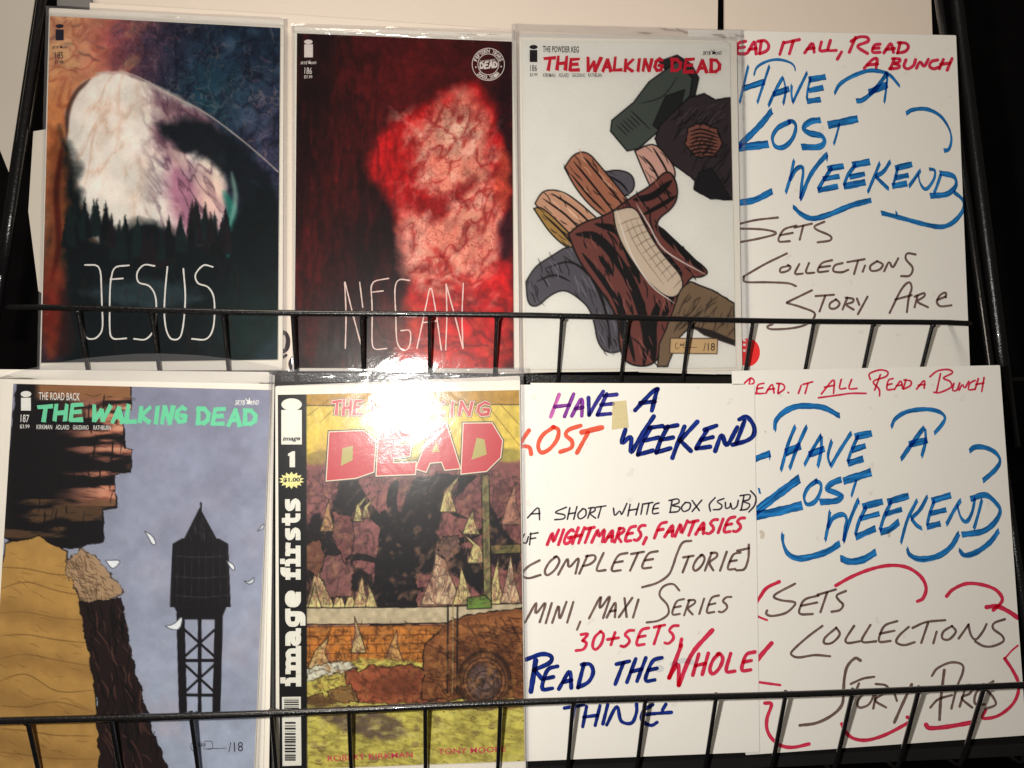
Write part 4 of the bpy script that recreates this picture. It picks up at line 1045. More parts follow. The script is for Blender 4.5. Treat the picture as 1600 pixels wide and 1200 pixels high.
# coping and brick wall (each brick with its joint)
p.poly([(478, 950), (700, 948), (820, 942), (820, 972), (478, 976)], (186, 172, 142), 1.2, line=1.8, amp=1.5)
p.poly([(478, 980), (700, 976), (700, 1040), (478, 1050)], (186, 118, 52), 1)
for r in range(5):
    y = 980 + r * 14
    p.stroke([(478, y), (700, y - 3)], 1.3, (96, 54, 30), .9, curve=False, taper=False)
    for q in range(9): p.stroke([(484 + q * 26 + (r % 2) * 13, y), (484 + q * 26 + (r % 2) * 13, y + 13)], 1.2, (96, 54, 30), .9, curve=False, taper=False)
p.mottle(((Y > 976) & (Y < 1050)).astype(float), .2, 7, 2)
for a in ((500, 1046, 40, 52, 14, (204, 176, 116)), (560, 1020, 24, 56, -6, (196, 178, 120)), (616, 1035, 30, 50, 4, (204, 160, 90))): shard(*a)
# pale rubble line, yellow ground
p.poly([(478, 1048), (560, 1030), (660, 1034), (700, 1050), (820, 1060), (820, 1200), (478, 1210)], (196, 186, 92), 2, amp=4, sc=12)
p.poly([(478, 1044), (540, 1032), (560, 1044), (478, 1064)], (206, 206, 186), 2, amp=4, sc=6, line=1)
p.poly([(540, 1050), (580, 1040), (650, 1040), (700, 1060), (700, 1098), (560, 1100), (542, 1070)], (156, 84, 56), 1.2, amp=6, sc=10, line=1.5)
# rust mass with rings, right
p.poly([(662, 1010), (700, 972), (740, 960), (820, 950), (820, 1092), (660, 1092)], (124, 76, 46), 1.4, amp=5, sc=16, line=1.8)
p.poly([(668, 1010), (720, 975), (790, 958), (818, 960), (816, 990), (740, 990), (700, 1010)], (156, 100, 58), 3, .8, amp=6, sc=12)
p.hatch([(668, 1000), (816, 960), (816, 1085), (668, 1085)], 120, .5, 26, 1.6, (56, 32, 24), .7, 31, .8)
p.ell(758, 1062, 42, 46, (60, 38, 28), .08, 1, amp=2); p.ell(758, 1064, 36, 40, (134, 88, 58), .08, 1, amp=2); p.ell(756, 1066, 27, 31, (86, 66, 62), .1, 1, amp=2); p.ell(755, 1068, 20, 24, (120, 98, 92), .3, .8, amp=5, sc=6); p.ell(752, 1066, 6, 7, (54, 44, 44), .2, 1, amp=1)
for r_ in (42, 33, 27, 14): p.stroke([(757 + r_ * math.cos(a), 1064 + r_ * 1.1 * math.sin(a)) for a in np.linspace(0, 6.28, 18)], 1.6, (34, 24, 22), .9, taper=False)
p.hatch([(730, 1040), (782, 1040), (782, 1092), (730, 1092)], 30, .7, 9, 2, (38, 30, 30), .7, 33, 1.5)
for xx in (700, 708, 715): p.stroke([(xx, 945), (xx - 1, 1082)], 3.2 if xx != 708 else 2, (34, 28, 26) if xx != 708 else (150, 132, 92), .9, curve=False, taper=False)
p.poly([(730, 934), (758, 930), (768, 940), (768, 950), (730, 952)], (104, 136, 60), 1, line=1.5)
# ground shade marks and grit printed on it
p.poly([(480, 1108), (560, 1100), (620, 1120), (640, 1150), (600, 1158), (530, 1140)], (96, 78, 72), 4, .9, amp=7, sc=12)
p.poly([(510, 1078), (548, 1070), (560, 1096), (516, 1098)], (142, 110, 66), 1.5, amp=5, sc=7, line=1.3); p.poly([(480, 1090), (506, 1084), (508, 1098), (482, 1100)], (150, 120, 72), 1.4, amp=4, line=1.2)
p.poly([(650, 1098), (820, 1092), (820, 1106), (650, 1108)], (110, 70, 60), 3, .8, amp=4)
for i in range(170):
    x0, y0 = rs.uniform(482, 818), rs.uniform(1060, 1198)
    if y0 < 1102 and x0 > 540: continue
    s_ = rs.uniform(.6, 2.2); p.stroke([(x0, y0), (x0 + s_ * 2, y0 + rs.uniform(-.6, .6))], s_, (88, 74, 44), .75, curve=False)
for i in range(16):
    x0, y0 = rs.uniform(490, 810), rs.uniform(1108, 1195); p.ell(x0, y0, rs.uniform(3, 9), rs.uniform(2, 5), (150, 132, 84), .2, .9, amp=2, sc=4); p.stroke([(x0 - 6, y0 + 4), (x0, y0 + 5.5), (x0 + 7, y0 + 3)], 1.3, (64, 52, 38), .8)
p.ridges((X > 479) * (Y > 735) * (Y < 945) * 1.0, 12, 16, .7, (36, 26, 30), (172, 128, 96), .5, 4)
p.ridges((X > 479) * (Y > 975) * (Y < 1100) * 1.0, 14, 10, -.3, (52, 32, 22), (176, 124, 70), .6, 7)
p.ridges((X > 479) * (Y > 1098) * 1.0, 26, 9, .05, (118, 104, 54), (214, 206, 120), .6, 9)
p.hatch([(480, 976), (818, 960), (818, 1100), (480, 1100)], 160, .9, 10, 1.3, (48, 32, 24), .6, 51, 1.2)
p.ell(500, 1095, 22, 8, (88, 62, 40), .3, .8, amp=4); p.ell(620, 1070, 40, 18, (104, 56, 38), .4, .7, amp=7, sc=9)
p.mottle((X > 479).astype(float), .16, 8, 5)
p.poly([(420, 600), (478.8, 600), (480, 1220), (420, 1220)], (20, 20, 22), .7)
p.build(C, 'cover', H0, M['print'], .95)
k = Ink(C, H1); logo(k, 455.6, 632, 16, 9.6, 439.5, 640.5, 471.6, 694.5)
k.poly([(450, 709), (457, 705), (461, 705), (461, 730), (452.5, 730), (452.5, 712), (450, 712.5)])
slab_text(k, 'firsts', (466, 905), (465.5, 778), 26, 7.6); slab_text(k, 'image', (466.5, 1071), (466, 922), 26, 8.2)
k.poly([(440.5, 1089), (470, 1088.5), (471, 1196), (441.5, 1197)])
k.build('band_lettering', flat('band_white', (226, 224, 212)))
k = Ink(C, H1); k.poly([(455.5 + (20 if i % 2 else 14.5) * math.cos(math.pi * i / 14), 750.5 + (13.5 if i % 2 else 9) * math.sin(math.pi * i / 14)) for i in range(28)])
k.build('price_burst', flat('burst_yellow', (232, 226, 150)))
k = Ink(C, H1 + .25); typeset(k, '$1.00', (442.5, 754), (469, 753.5), 7.5, .04); typeset(k, 'image', (441.5, 691), (469.5, 690), 8.5, .03, shear=.3)
rr = np.random.RandomState(2); y = 1092
while y < 1109: h_ = rr.choice([.8, 1.4, 2]); k.poly([(444, y), (467, y), (467, y + h_), (444, y + h_)]); y += h_ + rr.choice([.9, 1.4])
y = 1128
while y < 1190: h_ = rr.choice([.8, 1.4, 2.4, 3]); k.poly([(445, y), (462, y), (462, y + h_), (445, y + h_)]); y += h_ + rr.choice([.9, 1.4, 2.2])
k.build('bar_code', flat('black_print', (28, 26, 28)))
# block title
random.seed(3); c = crop(400, 560)
L_ = {'D': ([(383, 385), (560, 378), (622, 430), (612, 590), (520, 622), (368, 636)], [(450, 468), (505, 455), (503, 530), (442, 560)]),
      'E': ([(640, 368), (832, 355), (828, 420), (722, 432), (720, 456), (808, 450), (800, 508), (716, 518), (714, 546), (832, 542), (828, 602), (628, 610)], None),
      'A': ([(925, 342), (990, 340), (1062, 572), (985, 580), (968, 538), (905, 543), (885, 590), (834, 574)], [(938, 430), (915, 490), (957, 486)]),
      'd': ([(1082, 340), (1228, 338), (1282, 428), (1272, 515), (1200, 586), (1070, 600)], [(1150, 412), (1190, 422), (1202, 500), (1122, 528)])}
def grow(P, d):
    P = np.asarray(P, float); c_ = P.mean(0); n = len(P); out = []
    ar = 0.5 * sum(P[i][0] * P[(i + 1) % n][1] - P[(i + 1) % n][0] * P[i][1] for i in range(n)); sg = 1 if ar > 0 else -1
    for i in range(n):
        e0 = P[i] - P[i - 1]; e1 = P[(i + 1) % n] - P[i]
        n0 = sg * np.array([e0[1], -e0[0]]) / np.linalg.norm(e0); n1 = sg * np.array([e1[1], -e1[0]]) / np.linalg.norm(e1)
        b = n0 + n1; b /= max(.35, (b @ b) / 2) 
        out.append(P[i] + b * d)
    return out
kk = [Ink(C, H1 + .05 + .05 * i) for i in range(4)]
for key in L_:
    o_, h_ = L_[key]; o_ = c(o_)
    kk[0].poly(grow(o_, 3.2)); kk[1].poly(grow(o_, 1.6)); kk[2].poly(o_)
    if h_ is not None: h_ = c(h_); kk[3].poly(h_)
for q, (wd, dx) in enumerate(((8.6, 0), (6.6, 0), (4.4, 0))):
    title(kk[q], [('THE', (520, 648), (566, 648)), ('WALKING', (580, 648), (767, 650))], 22, wd, seed=31)
kk[0].build('title_outline', flat('title_dark', (40, 44, 44))); kk[1].build('title_border', flat('title_cream', (226, 206, 180))); kk[2].build('title_lettering', flat('title_brick', (186, 42, 54))); kk[3].build('title_counter', flat('counter_olive', (168, 160, 84)))
k = Ink(C, H1); typeset(k, 'ROBERT KIRKMAN', (512, 1190), (645, 1183.5), 9, .012, space=1.05); typeset(k, 'TONY MOORE', (685, 1179), (790, 1175), 9, .012, space=1.05)
k.build('credit_lettering', flat('credit_pink', (196, 62, 84)))
bagfilm(C, seed=18, amp=.45, mat='film_glare')
flap(C, [(421, 577), (818, 574), (817, 594), (423, 604)], seed=27, amp=3.0, h=2.8, nv=14, pr=(7, 2))

# ================================================================ handwritten signs
def sign(label, t, base, w, quad, r=2):
    T = Thing('handwritten_sign', label, 'sign', t, base, w, 'handwritten white card signs')
    T.slab('card', quad, 0, .7, M['card'], r=r)
    return T
def nibk(k, c, strokes, w, nib=1.35, wmin=.4):
    hand(k, c, strokes, w, nib=nib, wmin=wmin)
HI = .76
# --- top right sign
S = sign('handwritten white card behind the upper fence, Have a Lost Weekend in blue marker', 0, (1300, 590), -2.4,
         [(1075, 46), (1494, 55), (1516.5, 590), (1078, 584)])
c = crop(1120, 0); k = Ink(S, HI)
hand(k, c, [[(60, 222), (35, 285)], [(55, 220), (95, 218), (90, 245), (45, 250), (85, 285)],
    [(150, 215), (108, 222), (104, 282), (150, 280)], [(108, 250), (145, 245)], [(160, 275), (190, 222), (200, 212), (205, 280)], [(170, 258), (205, 252)], [(232, 215), (222, 280)], ['~', (215, 215), (250, 212), (270, 235), (262, 262), (225, 280)],
    [(348, 220), (328, 283)], [(355, 222), (430, 206)], [(398, 215), (378, 280)], [(458, 275), (500, 215), (507, 272)], [(470, 255), (508, 250)], [(545, 218), (532, 268), (575, 262)], [(592, 210), (575, 265), (622, 262)], [(650, 270), (628, 308)],
    [(722, 195), (690, 272)], [(700, 215), (740, 190), (785, 192), (795, 215), (720, 240), (785, 278)], [(850, 230), (820, 232), (805, 275), (850, 272)], [(815, 252), (845, 250)], [(870, 275), (905, 222), (912, 232), (920, 272)], [(880, 258), (925, 252)], [(955, 222), (942, 275)], ['~', (945, 222), (985, 225), (998, 245), (980, 268), (940, 276)],
    [(768, 355), (810, 308), (838, 300), (830, 352)], [(785, 338), (838, 333)], [(925, 305), (905, 355)], [(915, 305), (958, 305), (950, 325), (915, 330), (955, 340), (948, 355), (900, 358)], ['~', (985, 312), (975, 345), (995, 358), (1025, 340), (1035, 310)], [(1040, 355), (1058, 315), (1080, 352), (1102, 308)], ['~', (1150, 312), (1118, 320), (1108, 345), (1130, 358), (1155, 350)], [(1180, 310), (1160, 358)], [(1225, 305), (1200, 365)], [(1165, 335), (1215, 328)]], 17)
k.build('handwriting', M['red'])
k = Ink(S, HI)
nibk(k, c, [['~', (192, 395), (210, 350), (260, 320), (320, 310), (380, 325), (405, 348), (408, 372), 15],
    [(165, 340), (118, 538), 20], [(275, 340), (210, 538), 20], [(135, 462), (250, 425), 32],
    [(345, 400), (300, 480), (268, 555), 22], [(345, 400), (362, 470), (345, 545), 22], [(292, 492), (378, 462), 32], [(390, 438), (388, 490), (396, 538), 24], [(394, 538), (425, 470), (472, 375), 20],
    [(490, 400), (474, 460), (468, 520), 20], [(478, 415), (568, 400), 32], [(478, 472), (556, 456), 30], [(468, 528), (542, 518), 30],
    ['~', (612, 490), (640, 440), (700, 400), (780, 370), (840, 370), (900, 390), (955, 452), 22],
    ['~', (725, 525), (760, 520), (820, 470), (890, 378), 26], [(890, 378), (885, 440), (872, 538), 20], [(790, 482), (890, 440), 36],
    ['~', (985, 592), (1020, 572), (1090, 568), (1160, 600), (1205, 660), (1222, 720), (1210, 775), (1182, 785), 22],
    [(288, 575), (225, 655), (110, 765), 36], [(110, 770), (270, 750), 42], ['~', (385, 632), (320, 665), (290, 715), (305, 762), (350, 765), (395, 720), (412, 660), (395, 632), (370, 636), 28],
    ['~', (542, 625), (490, 632), (452, 665), (480, 692), (545, 708), (560, 738), (530, 765), (440, 765), 34], [(578, 652), (735, 618), 40], [(640, 640), (625, 700), (608, 755), 18],
    [(403, 829), (385, 920), (358, 1007), 24], ['~', (378, 940), (411, 884), (441, 868), (450, 896), (443, 954), (434, 1042), 26], ['~', (434, 1042), (481, 925), (525, 858), (577, 800), 28], [(576, 800), (573, 842), 16],
    [(602, 870), (560, 930), (525, 990), 24], [(575, 878), (662, 865), 32], [(552, 932), (640, 918), 28], [(525, 992), (632, 970), 30],
    [(725, 855), (682, 910), (660, 970), 24], [(705, 860), (798, 842), 36], [(690, 922), (772, 905), 28], [(660, 972), (775, 948), 36],
    [(850, 845), (820, 920), (785, 1005), 22], [(905, 838), (870, 895), (828, 918), 24], [(826, 918), (895, 985), 26],
    [(945, 868), (918, 965), 22], [(928, 876), (1018, 855), 32], [(930, 926), (1000, 912), 28], [(912, 970), (992, 955), 32],
    [(1000, 972), (1062, 885), 22], ['~', (1048, 900), (1060, 955), (1090, 985), (1130, 935), (1135, 888), (1105, 880), 20],
    [(1168, 905), (1150, 960), (1130, 1010), 22], ['~', (1110, 1020), (1200, 1010), (1245, 965), (1232, 918), (1160, 900), 30],
    ['~', (1235, 1000), (1280, 1040), (1284, 1090), (1240, 1150), (1180, 1180), (1100, 1172), (960, 1135), (855, 1108), 26], [(930, 1098), (942, 1122), 20],
    ['~', (398, 1075), (440, 1115), (500, 1138), (590, 1115), (700, 1070), (805, 1042), 30], ['~', (80, 1060), (125, 1055), (200, 1040), (290, 995), 34]], 20)
k.build('handwriting', M['blue'])
c = crop(1120, 300); k = Ink(S, HI)
hand(k, c, [[(318, 133), (200, 145), (95, 172)], ['~', (95, 190), (240, 195), (310, 215), (230, 240), (100, 265)],
    [(415, 175), (345, 192), (312, 262), (380, 256)], [(330, 225), (395, 213)], [(405, 185), (495, 165)], [(450, 175), (432, 248)], ['~', (560, 155), (510, 178), (522, 197), (590, 228), (590, 252), (525, 262)],
    [(365, 320), (250, 375), (140, 440)], ['~', (140, 440), (150, 468), (260, 470), (370, 475), (412, 490)], ['~', (375, 385), (335, 395), (332, 418), (370, 410), (385, 390), (370, 380)], [(430, 375), (400, 430), (448, 425)], [(480, 370), (458, 425), (508, 420)], [(600, 355), (545, 367), (518, 420), (580, 412)], [(535, 392), (590, 385)],
    ['~', (655, 370), (615, 382), (608, 412), (650, 418), (685, 405)], [(680, 365), (770, 350)], [(735, 360), (715, 427)], [(772, 383), (760, 415)], ['~', (835, 360), (800, 385), (805, 410), (845, 405), (865, 378), (835, 360)], [(872, 412), (898, 355), (915, 402), (945, 345)], ['~', (1035, 325), (992, 320), (985, 350), (1020, 395), (1005, 435), (960, 438)],
    [(495, 512), (365, 575)], ['~', (365, 578), (440, 600), (510, 632), (480, 682), (400, 708), (290, 715), (262, 702), (290, 688)], [(515, 542), (610, 535)], [(565, 540), (535, 622)], ['~', (620, 560), (590, 580), (590, 605), (620, 605), (640, 580), (620, 558)], [(680, 550), (655, 612)], [(670, 550), (715, 555), (710, 575), (665, 585), (712, 612)], [(730, 555), (742, 588)], [(785, 545), (735, 636)],
    ['~', (900, 630), (960, 510), (1000, 470), (1015, 500), (1000, 550), (990, 625)], [(930, 560), (1015, 537)], [(1045, 540), (1030, 600)], [(1030, 545), (1085, 522), (1083, 545), (1035, 570), (1100, 600)], [(1192, 548), (1196, 520), (1165, 532), (1142, 570), (1160, 598), (1222, 590)], [(1150, 562), (1190, 545)]], 12)
k.build('handwriting', M['brown'])
dsk = Thing('round_sticker', 'red round sticker on the upper handwritten card, behind the fence', 'sticker', 0, (1170, 567), -1.68)
k = Ink(dsk, .04); k.disc((1168.5, 550.5), 19, 22); k.build('paper_disc', flat('sticker_red', (236, 52, 52)))
k = Ink(dsk, .08)
for y_ in (530, 537, 546): k.poly([(1161, y_), (1165, y_), (1165, y_ + 4), (1161, y_ + 3)])
k.build('pale_specks', flat('white_print', (232, 228, 222)))

# --- bottom right sign
S = sign('handwritten white card at the bottom right, blue words ringed by red arcs', 1, (1380, 1160), -3.6,
         [(1143.5, 579.5), (1562.5, 570.5), (1604, 1149), (1165, 1180)])
c = crop(1120, 560); k = Ink(S, HI)
hand(k, c, [['~', (145, 128), (178, 102), (195, 125), (160, 150), (205, 185)], [(175, 105), (155, 190)], [(245, 130), (212, 135), (205, 185), (245, 182)], [(210, 158), (240, 153)], [(255, 182), (290, 125), (298, 180)], [(265, 162), (300, 158)], [(325, 130), (318, 182)], ['~', (312, 130), (345, 135), (352, 158), (322, 182)], [(371, 177), (374, 179)],
    [(440, 140), (425, 182)], [(450, 135), (500, 122)], [(475, 130), (460, 182)], [(545, 185), (615, 95), (608, 182)], [(560, 150), (612, 140)], [(648, 110), (635, 162), (672, 155)], [(702, 110), (682, 162), (730, 156)], ['~', (530, 205), (640, 190), (700, 182), (778, 182)],
    ['~', (800, 110), (795, 80), (850, 60), (890, 70), (880, 95), (815, 120), (845, 160), (848, 195)], [(852, 85), (822, 165)], [(918, 105), (892, 110), (882, 167), (920, 160)], [(888, 138), (912, 132)], [(925, 162), (960, 108), (968, 157)], [(935, 142), (965, 138)], [(985, 110), (972, 158)], ['~', (975, 112), (1010, 118), (1008, 142), (972, 160)], [(1040, 160), (1085, 105), (1080, 155)], [(1050, 140), (1085, 135)],
    ['~', (1110, 95), (1150, 65), (1205, 58), (1228, 75), (1180, 102), (1215, 120), (1220, 150), (1160, 178), (1130, 176)], [(1165, 80), (1145, 172)], ['~', (1235, 130), (1228, 165), (1250, 165), (1265, 128)], [(1262, 165), (1280, 130), (1290, 160), (1312, 120)], ['~', (1345, 115), (1318, 130), (1312, 162), (1345, 160)], [(1362, 105), (1345, 162)], [(1392, 100), (1380, 172)], [(1350, 135), (1390, 128)]], 10)
c2 = crop(1120, 840)
k.build('handwriting', M['red'])
k = Ink(S, HI)
hand(k, c2, [['~', (620, 250), (700, 205), (800, 165), (900, 145), (990, 155), (1060, 200), (1090, 260), (1075, 315), (1045, 332)],
    ['~', (1197, 305), (1230, 270), (1300, 240), (1380, 245), (1450, 270), (1485, 310), (1480, 340), (1440, 378)], ['~', (1405, 362), (1460, 358), (1520, 385), (1568, 418), 24],
    ['~', (1568, 562), (1535, 590), (1500, 630), 10], ['~', (1500, 630), (1540, 690), (1570, 755), (1566, 820), (1530, 880), (1460, 930), (1385, 940), (1400, 900), 18],
    ['~', (185, 370), (225, 310), (260, 262), (325, 230)], [(190, 395), (222, 415), (262, 430), 11], [(195, 660), (232, 610), (285, 550), 24], [(190, 748), (232, 755), (330, 768), 14],
    ['~', (250, 862), (285, 868), (262, 940), (262, 1000), (290, 1050), (340, 1085), (400, 1092), (480, 1075)],
    ['~', (650, 970), (670, 1010), (710, 1045), (780, 1055), (870, 1030), (960, 985), (1015, 950), (992, 935)], ['~', (1090, 975), (1110, 992), (1200, 985), (1345, 960), 24]], 19)
k.build('flourish_arcs', M['red'])
k = Ink(S, HI)
nibk(k, c, [['~', (302, 380), (308, 325), (350, 280), (410, 252), (480, 248), (560, 258), (640, 300), 32], ['~', (908, 362), (930, 315), (990, 278), (1080, 265), (1150, 275), (1188, 305), (1172, 345), (1132, 392), 24],
    [(410, 350), (370, 445), (333, 588), 26], [(470, 350), (415, 470), (378, 578), 26], [(355, 492), (438, 455), 40],
    [(545, 398), (495, 480), (455, 558), 24], [(545, 398), (545, 480), (525, 568), 28], [(478, 502), (562, 470), 36], [(600, 425), (575, 510), (595, 565), 26], [(592, 565), (640, 480), (702, 385), 24],
    [(738, 400), (702, 475), (680, 545), 24], [(718, 408), (808, 390), 38], [(702, 478), (776, 455), 32], [(682, 548), (764, 522), 36],
    [(1080, 358), (1012, 450), (958, 528), 28], [(1085, 360), (1090, 430), (1066, 515), 26], [(1000, 448), (1098, 425), 36],
    ['~', (1315, 485), (1345, 462), (1400, 465), (1450, 490), (1475, 532), (1450, 580), (1385, 638), 28], [(170, 535), (205, 522), (240, 508), (280, 495), 34], [(276, 490), (275, 532), 14], [(216, 688), (228, 692), 34],
    [(432, 625), (330, 700), (190, 805), 46], [(190, 822), (330, 795), (446, 765), 46], ['~', (525, 635), (478, 670), (455, 720), (470, 760), (512, 745), (540, 692), (540, 652), (510, 637), 26],
    ['~', (650, 630), (600, 650), (575, 680), (620, 700), (650, 718), (620, 742), (535, 748), 34], [(658, 640), (805, 592), 42], [(728, 630), (712, 680), (700, 722), 20],
    [(590, 792), (580, 870), (564, 952), 26], ['~', (576, 885), (600, 838), (632, 817), (662, 815), (676, 838), (670, 880), (659, 958), 28], [(659, 958), (690, 847), (739, 731), 26], [(738, 731), (742, 765), 16],
    [(780, 770), (738, 850), (720, 925), 26], [(758, 772), (865, 745), 36], [(745, 835), (848, 808), 28], [(722, 932), (828, 885), 34],
    [(912, 740), (872, 820), (848, 900), 26], [(888, 748), (1000, 715), 36], [(875, 812), (965, 785), 28], ['~', (850, 905), (900, 890), (950, 850), 36],
    [(1045, 735), (990, 840), (958, 965), 24], [(1098, 715), (1060, 790), (1010, 835), 24], [(1010, 830), (1040, 870), (1070, 888), 26],
    [(1135, 738), (1110, 800), (1095, 868), 24], [(1118, 742), (1220, 712), 34], [(1110, 808), (1196, 788), 28], [(1092, 878), (1166, 860), 32],
    [(1195, 868), (1230, 800), (1272, 735), 24], ['~', (1250, 755), (1270, 825), (1300, 850), (1330, 800), (1345, 722), 24], [(1382, 730), (1365, 800), (1338, 892), 24], ['~', (1320, 732), (1400, 712), (1460, 760), (1475, 802), (1440, 862), (1380, 902), (1275, 918), 32],
    ['~', (343, 908), (345, 960), (372, 1018), (430, 1042), (520, 1025), (590, 998), (642, 962), 34], ['~', (645, 1040), (690, 1058), (760, 1048), (830, 1008), 38], ['~', (990, 982), (1005, 1022), (1060, 1045), (1150, 1030), (1220, 980), (1262, 908), 32], ['~', (1263, 995), (1290, 1025), (1350, 1010), (1420, 960), (1470, 895), 30]], 22)
k.build('handwriting', M['blue'])
k = Ink(S, HI)
hand(k, c2, [['~', (408, 240), (300, 300), (330, 325), (400, 335), (405, 352), (360, 392), (290, 408), (258, 398), (262, 380)], [(530, 302), (450, 320), (420, 402), (500, 398)], [(440, 355), (522, 338)], [(525, 298), (620, 270)], [(575, 285), (540, 388)], ['~', (672, 278), (625, 300), (635, 325), (658, 350), (640, 378), (598, 386)],
    ['~', (550, 460), (470, 520), (392, 592), (395, 615), (430, 624), (510, 612), (590, 618)], ['~', (622, 470), (565, 520), (560, 550), (600, 548), (640, 505), (622, 468)], [(715, 460), (665, 535), (680, 552), (745, 540)], [(800, 455), (750, 535), (765, 548), (830, 540)], [(940, 435), (868, 455), (835, 548), (905, 538)], [(850, 500), (925, 485)],
    ['~', (1000, 465), (950, 510), (935, 545), (975, 560), (1030, 545)], ['~', (1020, 470), (1090, 440), (1190, 430)], [(1100, 445), (1065, 548)], [(1145, 490), (1128, 550)], ['~', (1225, 460), (1180, 490), (1175, 525), (1210, 530), (1245, 490), (1225, 460)], [(1260, 525), (1312, 452)], ['~', (1310, 455), (1325, 510), (1350, 530), (1385, 490), (1405, 450)], ['~', (1500, 425), (1445, 445), (1440, 475), (1485, 510), (1492, 540), (1440, 565), (1390, 565), (1345, 540)],
    ['~', (748, 640), (720, 628), (680, 670), (665, 730), (660, 790), (652, 870), (600, 925), (520, 965), (432, 978), 16], ['~', (698, 762), (760, 735), (820, 725)], [(740, 760), (692, 880)], ['~', (785, 790), (735, 850), (742, 885), (790, 870), (815, 820), (790, 790)], [(832, 800), (815, 890)], ['~', (828, 762), (880, 770), (890, 800), (825, 845), (882, 885)], [(920, 795), (938, 850)], [(1015, 765), (970, 860), (925, 962), 16],
    ['~', (1120, 720), (1150, 680), (1220, 650), (1278, 662), (1280, 705), (1250, 780), (1222, 890)], [(1185, 690), (1165, 850), (1160, 948), 16], [(1112, 885), (1150, 840), (1225, 820)], [(1292, 790), (1265, 880)], ['~', (1270, 775), (1330, 768), (1320, 810), (1275, 835), (1330, 885)], ['~', (1390, 772), (1350, 810), (1345, 865), (1395, 868)], ['~', (1440, 748), (1402, 780), (1440, 832), (1452, 870), (1400, 892)]], 13)
k.build('handwriting', M['brown'])

k = Ink(S, HI)
M['smudge'] = ink('grey_smudge', (206, 198, 190), 0.05)
hand(k, c, [['~', (232, 905), (240, 915), (236, 930), 22], [(252, 380), (254, 383), 9], ['~', (893, 905), (900, 915), (896, 926), 14]], 12); k.build('smudge', M['smudge'])
# --- bottom sign between the yellow comic and the large sign
S = sign('handwritten white card reading READ THE WHOLE THING, with yellowed tape on it', 1, (1000, 1185), -2.2,
         [(812, 601), (1179, 601), (1187, 1175), (816, 1190)])
c = crop(780, 560); f = crop(780, 840)
k = Ink(S, HI); hand(k, c, [[(312, 188), (268, 305)]], 20); k.build('handwriting', M['pink'])
k = Ink(S, HI); hand(k, c, [[(388, 185), (340, 303)], [(290, 252), (365, 243)], [(378, 300), (435, 190), (430, 300)], [(395, 262), (435, 255)]], 20); k.build('handwriting', M['violet'])
k = Ink(S, HI); hand(k, c, [[(465, 205), (468, 295)], [(468, 295), (505, 230), (542, 172)], [(560, 185), (512, 293)], [(545, 195), (612, 188)], [(530, 242), (592, 236)], [(512, 294), (580, 288)]], 21); k.build('handwriting', M['deepblue'])
k = Ink(S, HI)
hand(k, c, [[(708, 270), (800, 170), (825, 160)], [(822, 162), (795, 272)], [(735, 232), (810, 225)],
    [(658, 370), (630, 455), (692, 395), (680, 510), (740, 400), (805, 302)], [(790, 360), (742, 440), (722, 502)], [(780, 362), (850, 352)], [(755, 428), (832, 412)], [(722, 502), (800, 480)], [(878, 355), (838, 430), (818, 492)], [(862, 360), (928, 348)], [(840, 425), (905, 412)], [(818, 490), (892, 468)],
    [(965, 355), (930, 440), (902, 518)], [(1032, 330), (940, 430)], [(940, 425), (998, 482)], [(1082, 375), (1050, 425), (1026, 468)], [(1070, 372), (1132, 350)], [(1050, 425), (1112, 410)], [(1026, 470), (1098, 460)], [(1125, 482), (1160, 382), (1182, 470), (1240, 358)], [(1278, 325), (1235, 440)], ['~', (1250, 318), (1290, 305), (1325, 350), (1325, 398), (1290, 428), (1215, 450)]], 24)
write(k, f, 'EAD', (215, 795), (478, 770), 115, 22, slant=.2)
hand(k, f, [['~', (140, 635), (220, 607), (270, 618), (262, 652), (180, 690)], [(185, 690), (222, 735)], [(190, 640), (165, 802), 28]], 24)
write(k, f, 'THE', (578, 765), (818, 742), 118, 21, slant=.3)
hand(k, f, [[(340, 888), (440, 870)], [(392, 882), (372, 992)], [(455, 880), (435, 985)], [(525, 875), (500, 978)], [(440, 935), (512, 925)], [(565, 870), (540, 970)], ['~', (560, 975), (612, 880), (635, 955), (690, 965), (715, 910), (715, 868)], ['~', (800, 870), (752, 900), (742, 950), (790, 978), (822, 962)], [(762, 920), (897, 910)], [(868, 868), (850, 898)]], 19)
k.build('handwriting', M['navy'])
k = Ink(S, HI); hand(k, c, [['~', (155, 375), (118, 430), (95, 470)], ['~', (100, 462), (140, 458), (160, 468), (166, 498)], ['~', (285, 357), (228, 398), (203, 450), (218, 490), (262, 472), (302, 420), (308, 372), (280, 357)], ['~', (425, 350), (362, 372), (347, 400), (378, 430), (375, 465), (318, 487)], [(430, 385), (535, 360), 28], [(462, 388), (405, 492)]], 22)
k.build('handwriting', M['orange'])
k = Ink(S, HI)
write(k, c, 'NIGHTMARES,', (250, 972), (770, 945), 78, 17, slant=.3, gap=.22)
write(k, c, 'FANTASIES', (808, 935), (1262, 898), 76, 17, slant=.3, gap=.2)
write(k, f, '30+SETS', (400, 588), (915, 548), 92, 16, slant=.25, gap=.35)
hand(k, f, [[(950, 528), (942, 565)], [(948, 560), (885, 730), 22], [(885, 730), (935, 640), (935, 768), 22], [(935, 768), (1000, 600), (1110, 482), 24]], 18)
write(k, f, 'HOLE', (1008, 718), (1318, 692), 105, 20, slant=.2)
k.build('handwriting', M['red'])
k = Ink(S, HI)
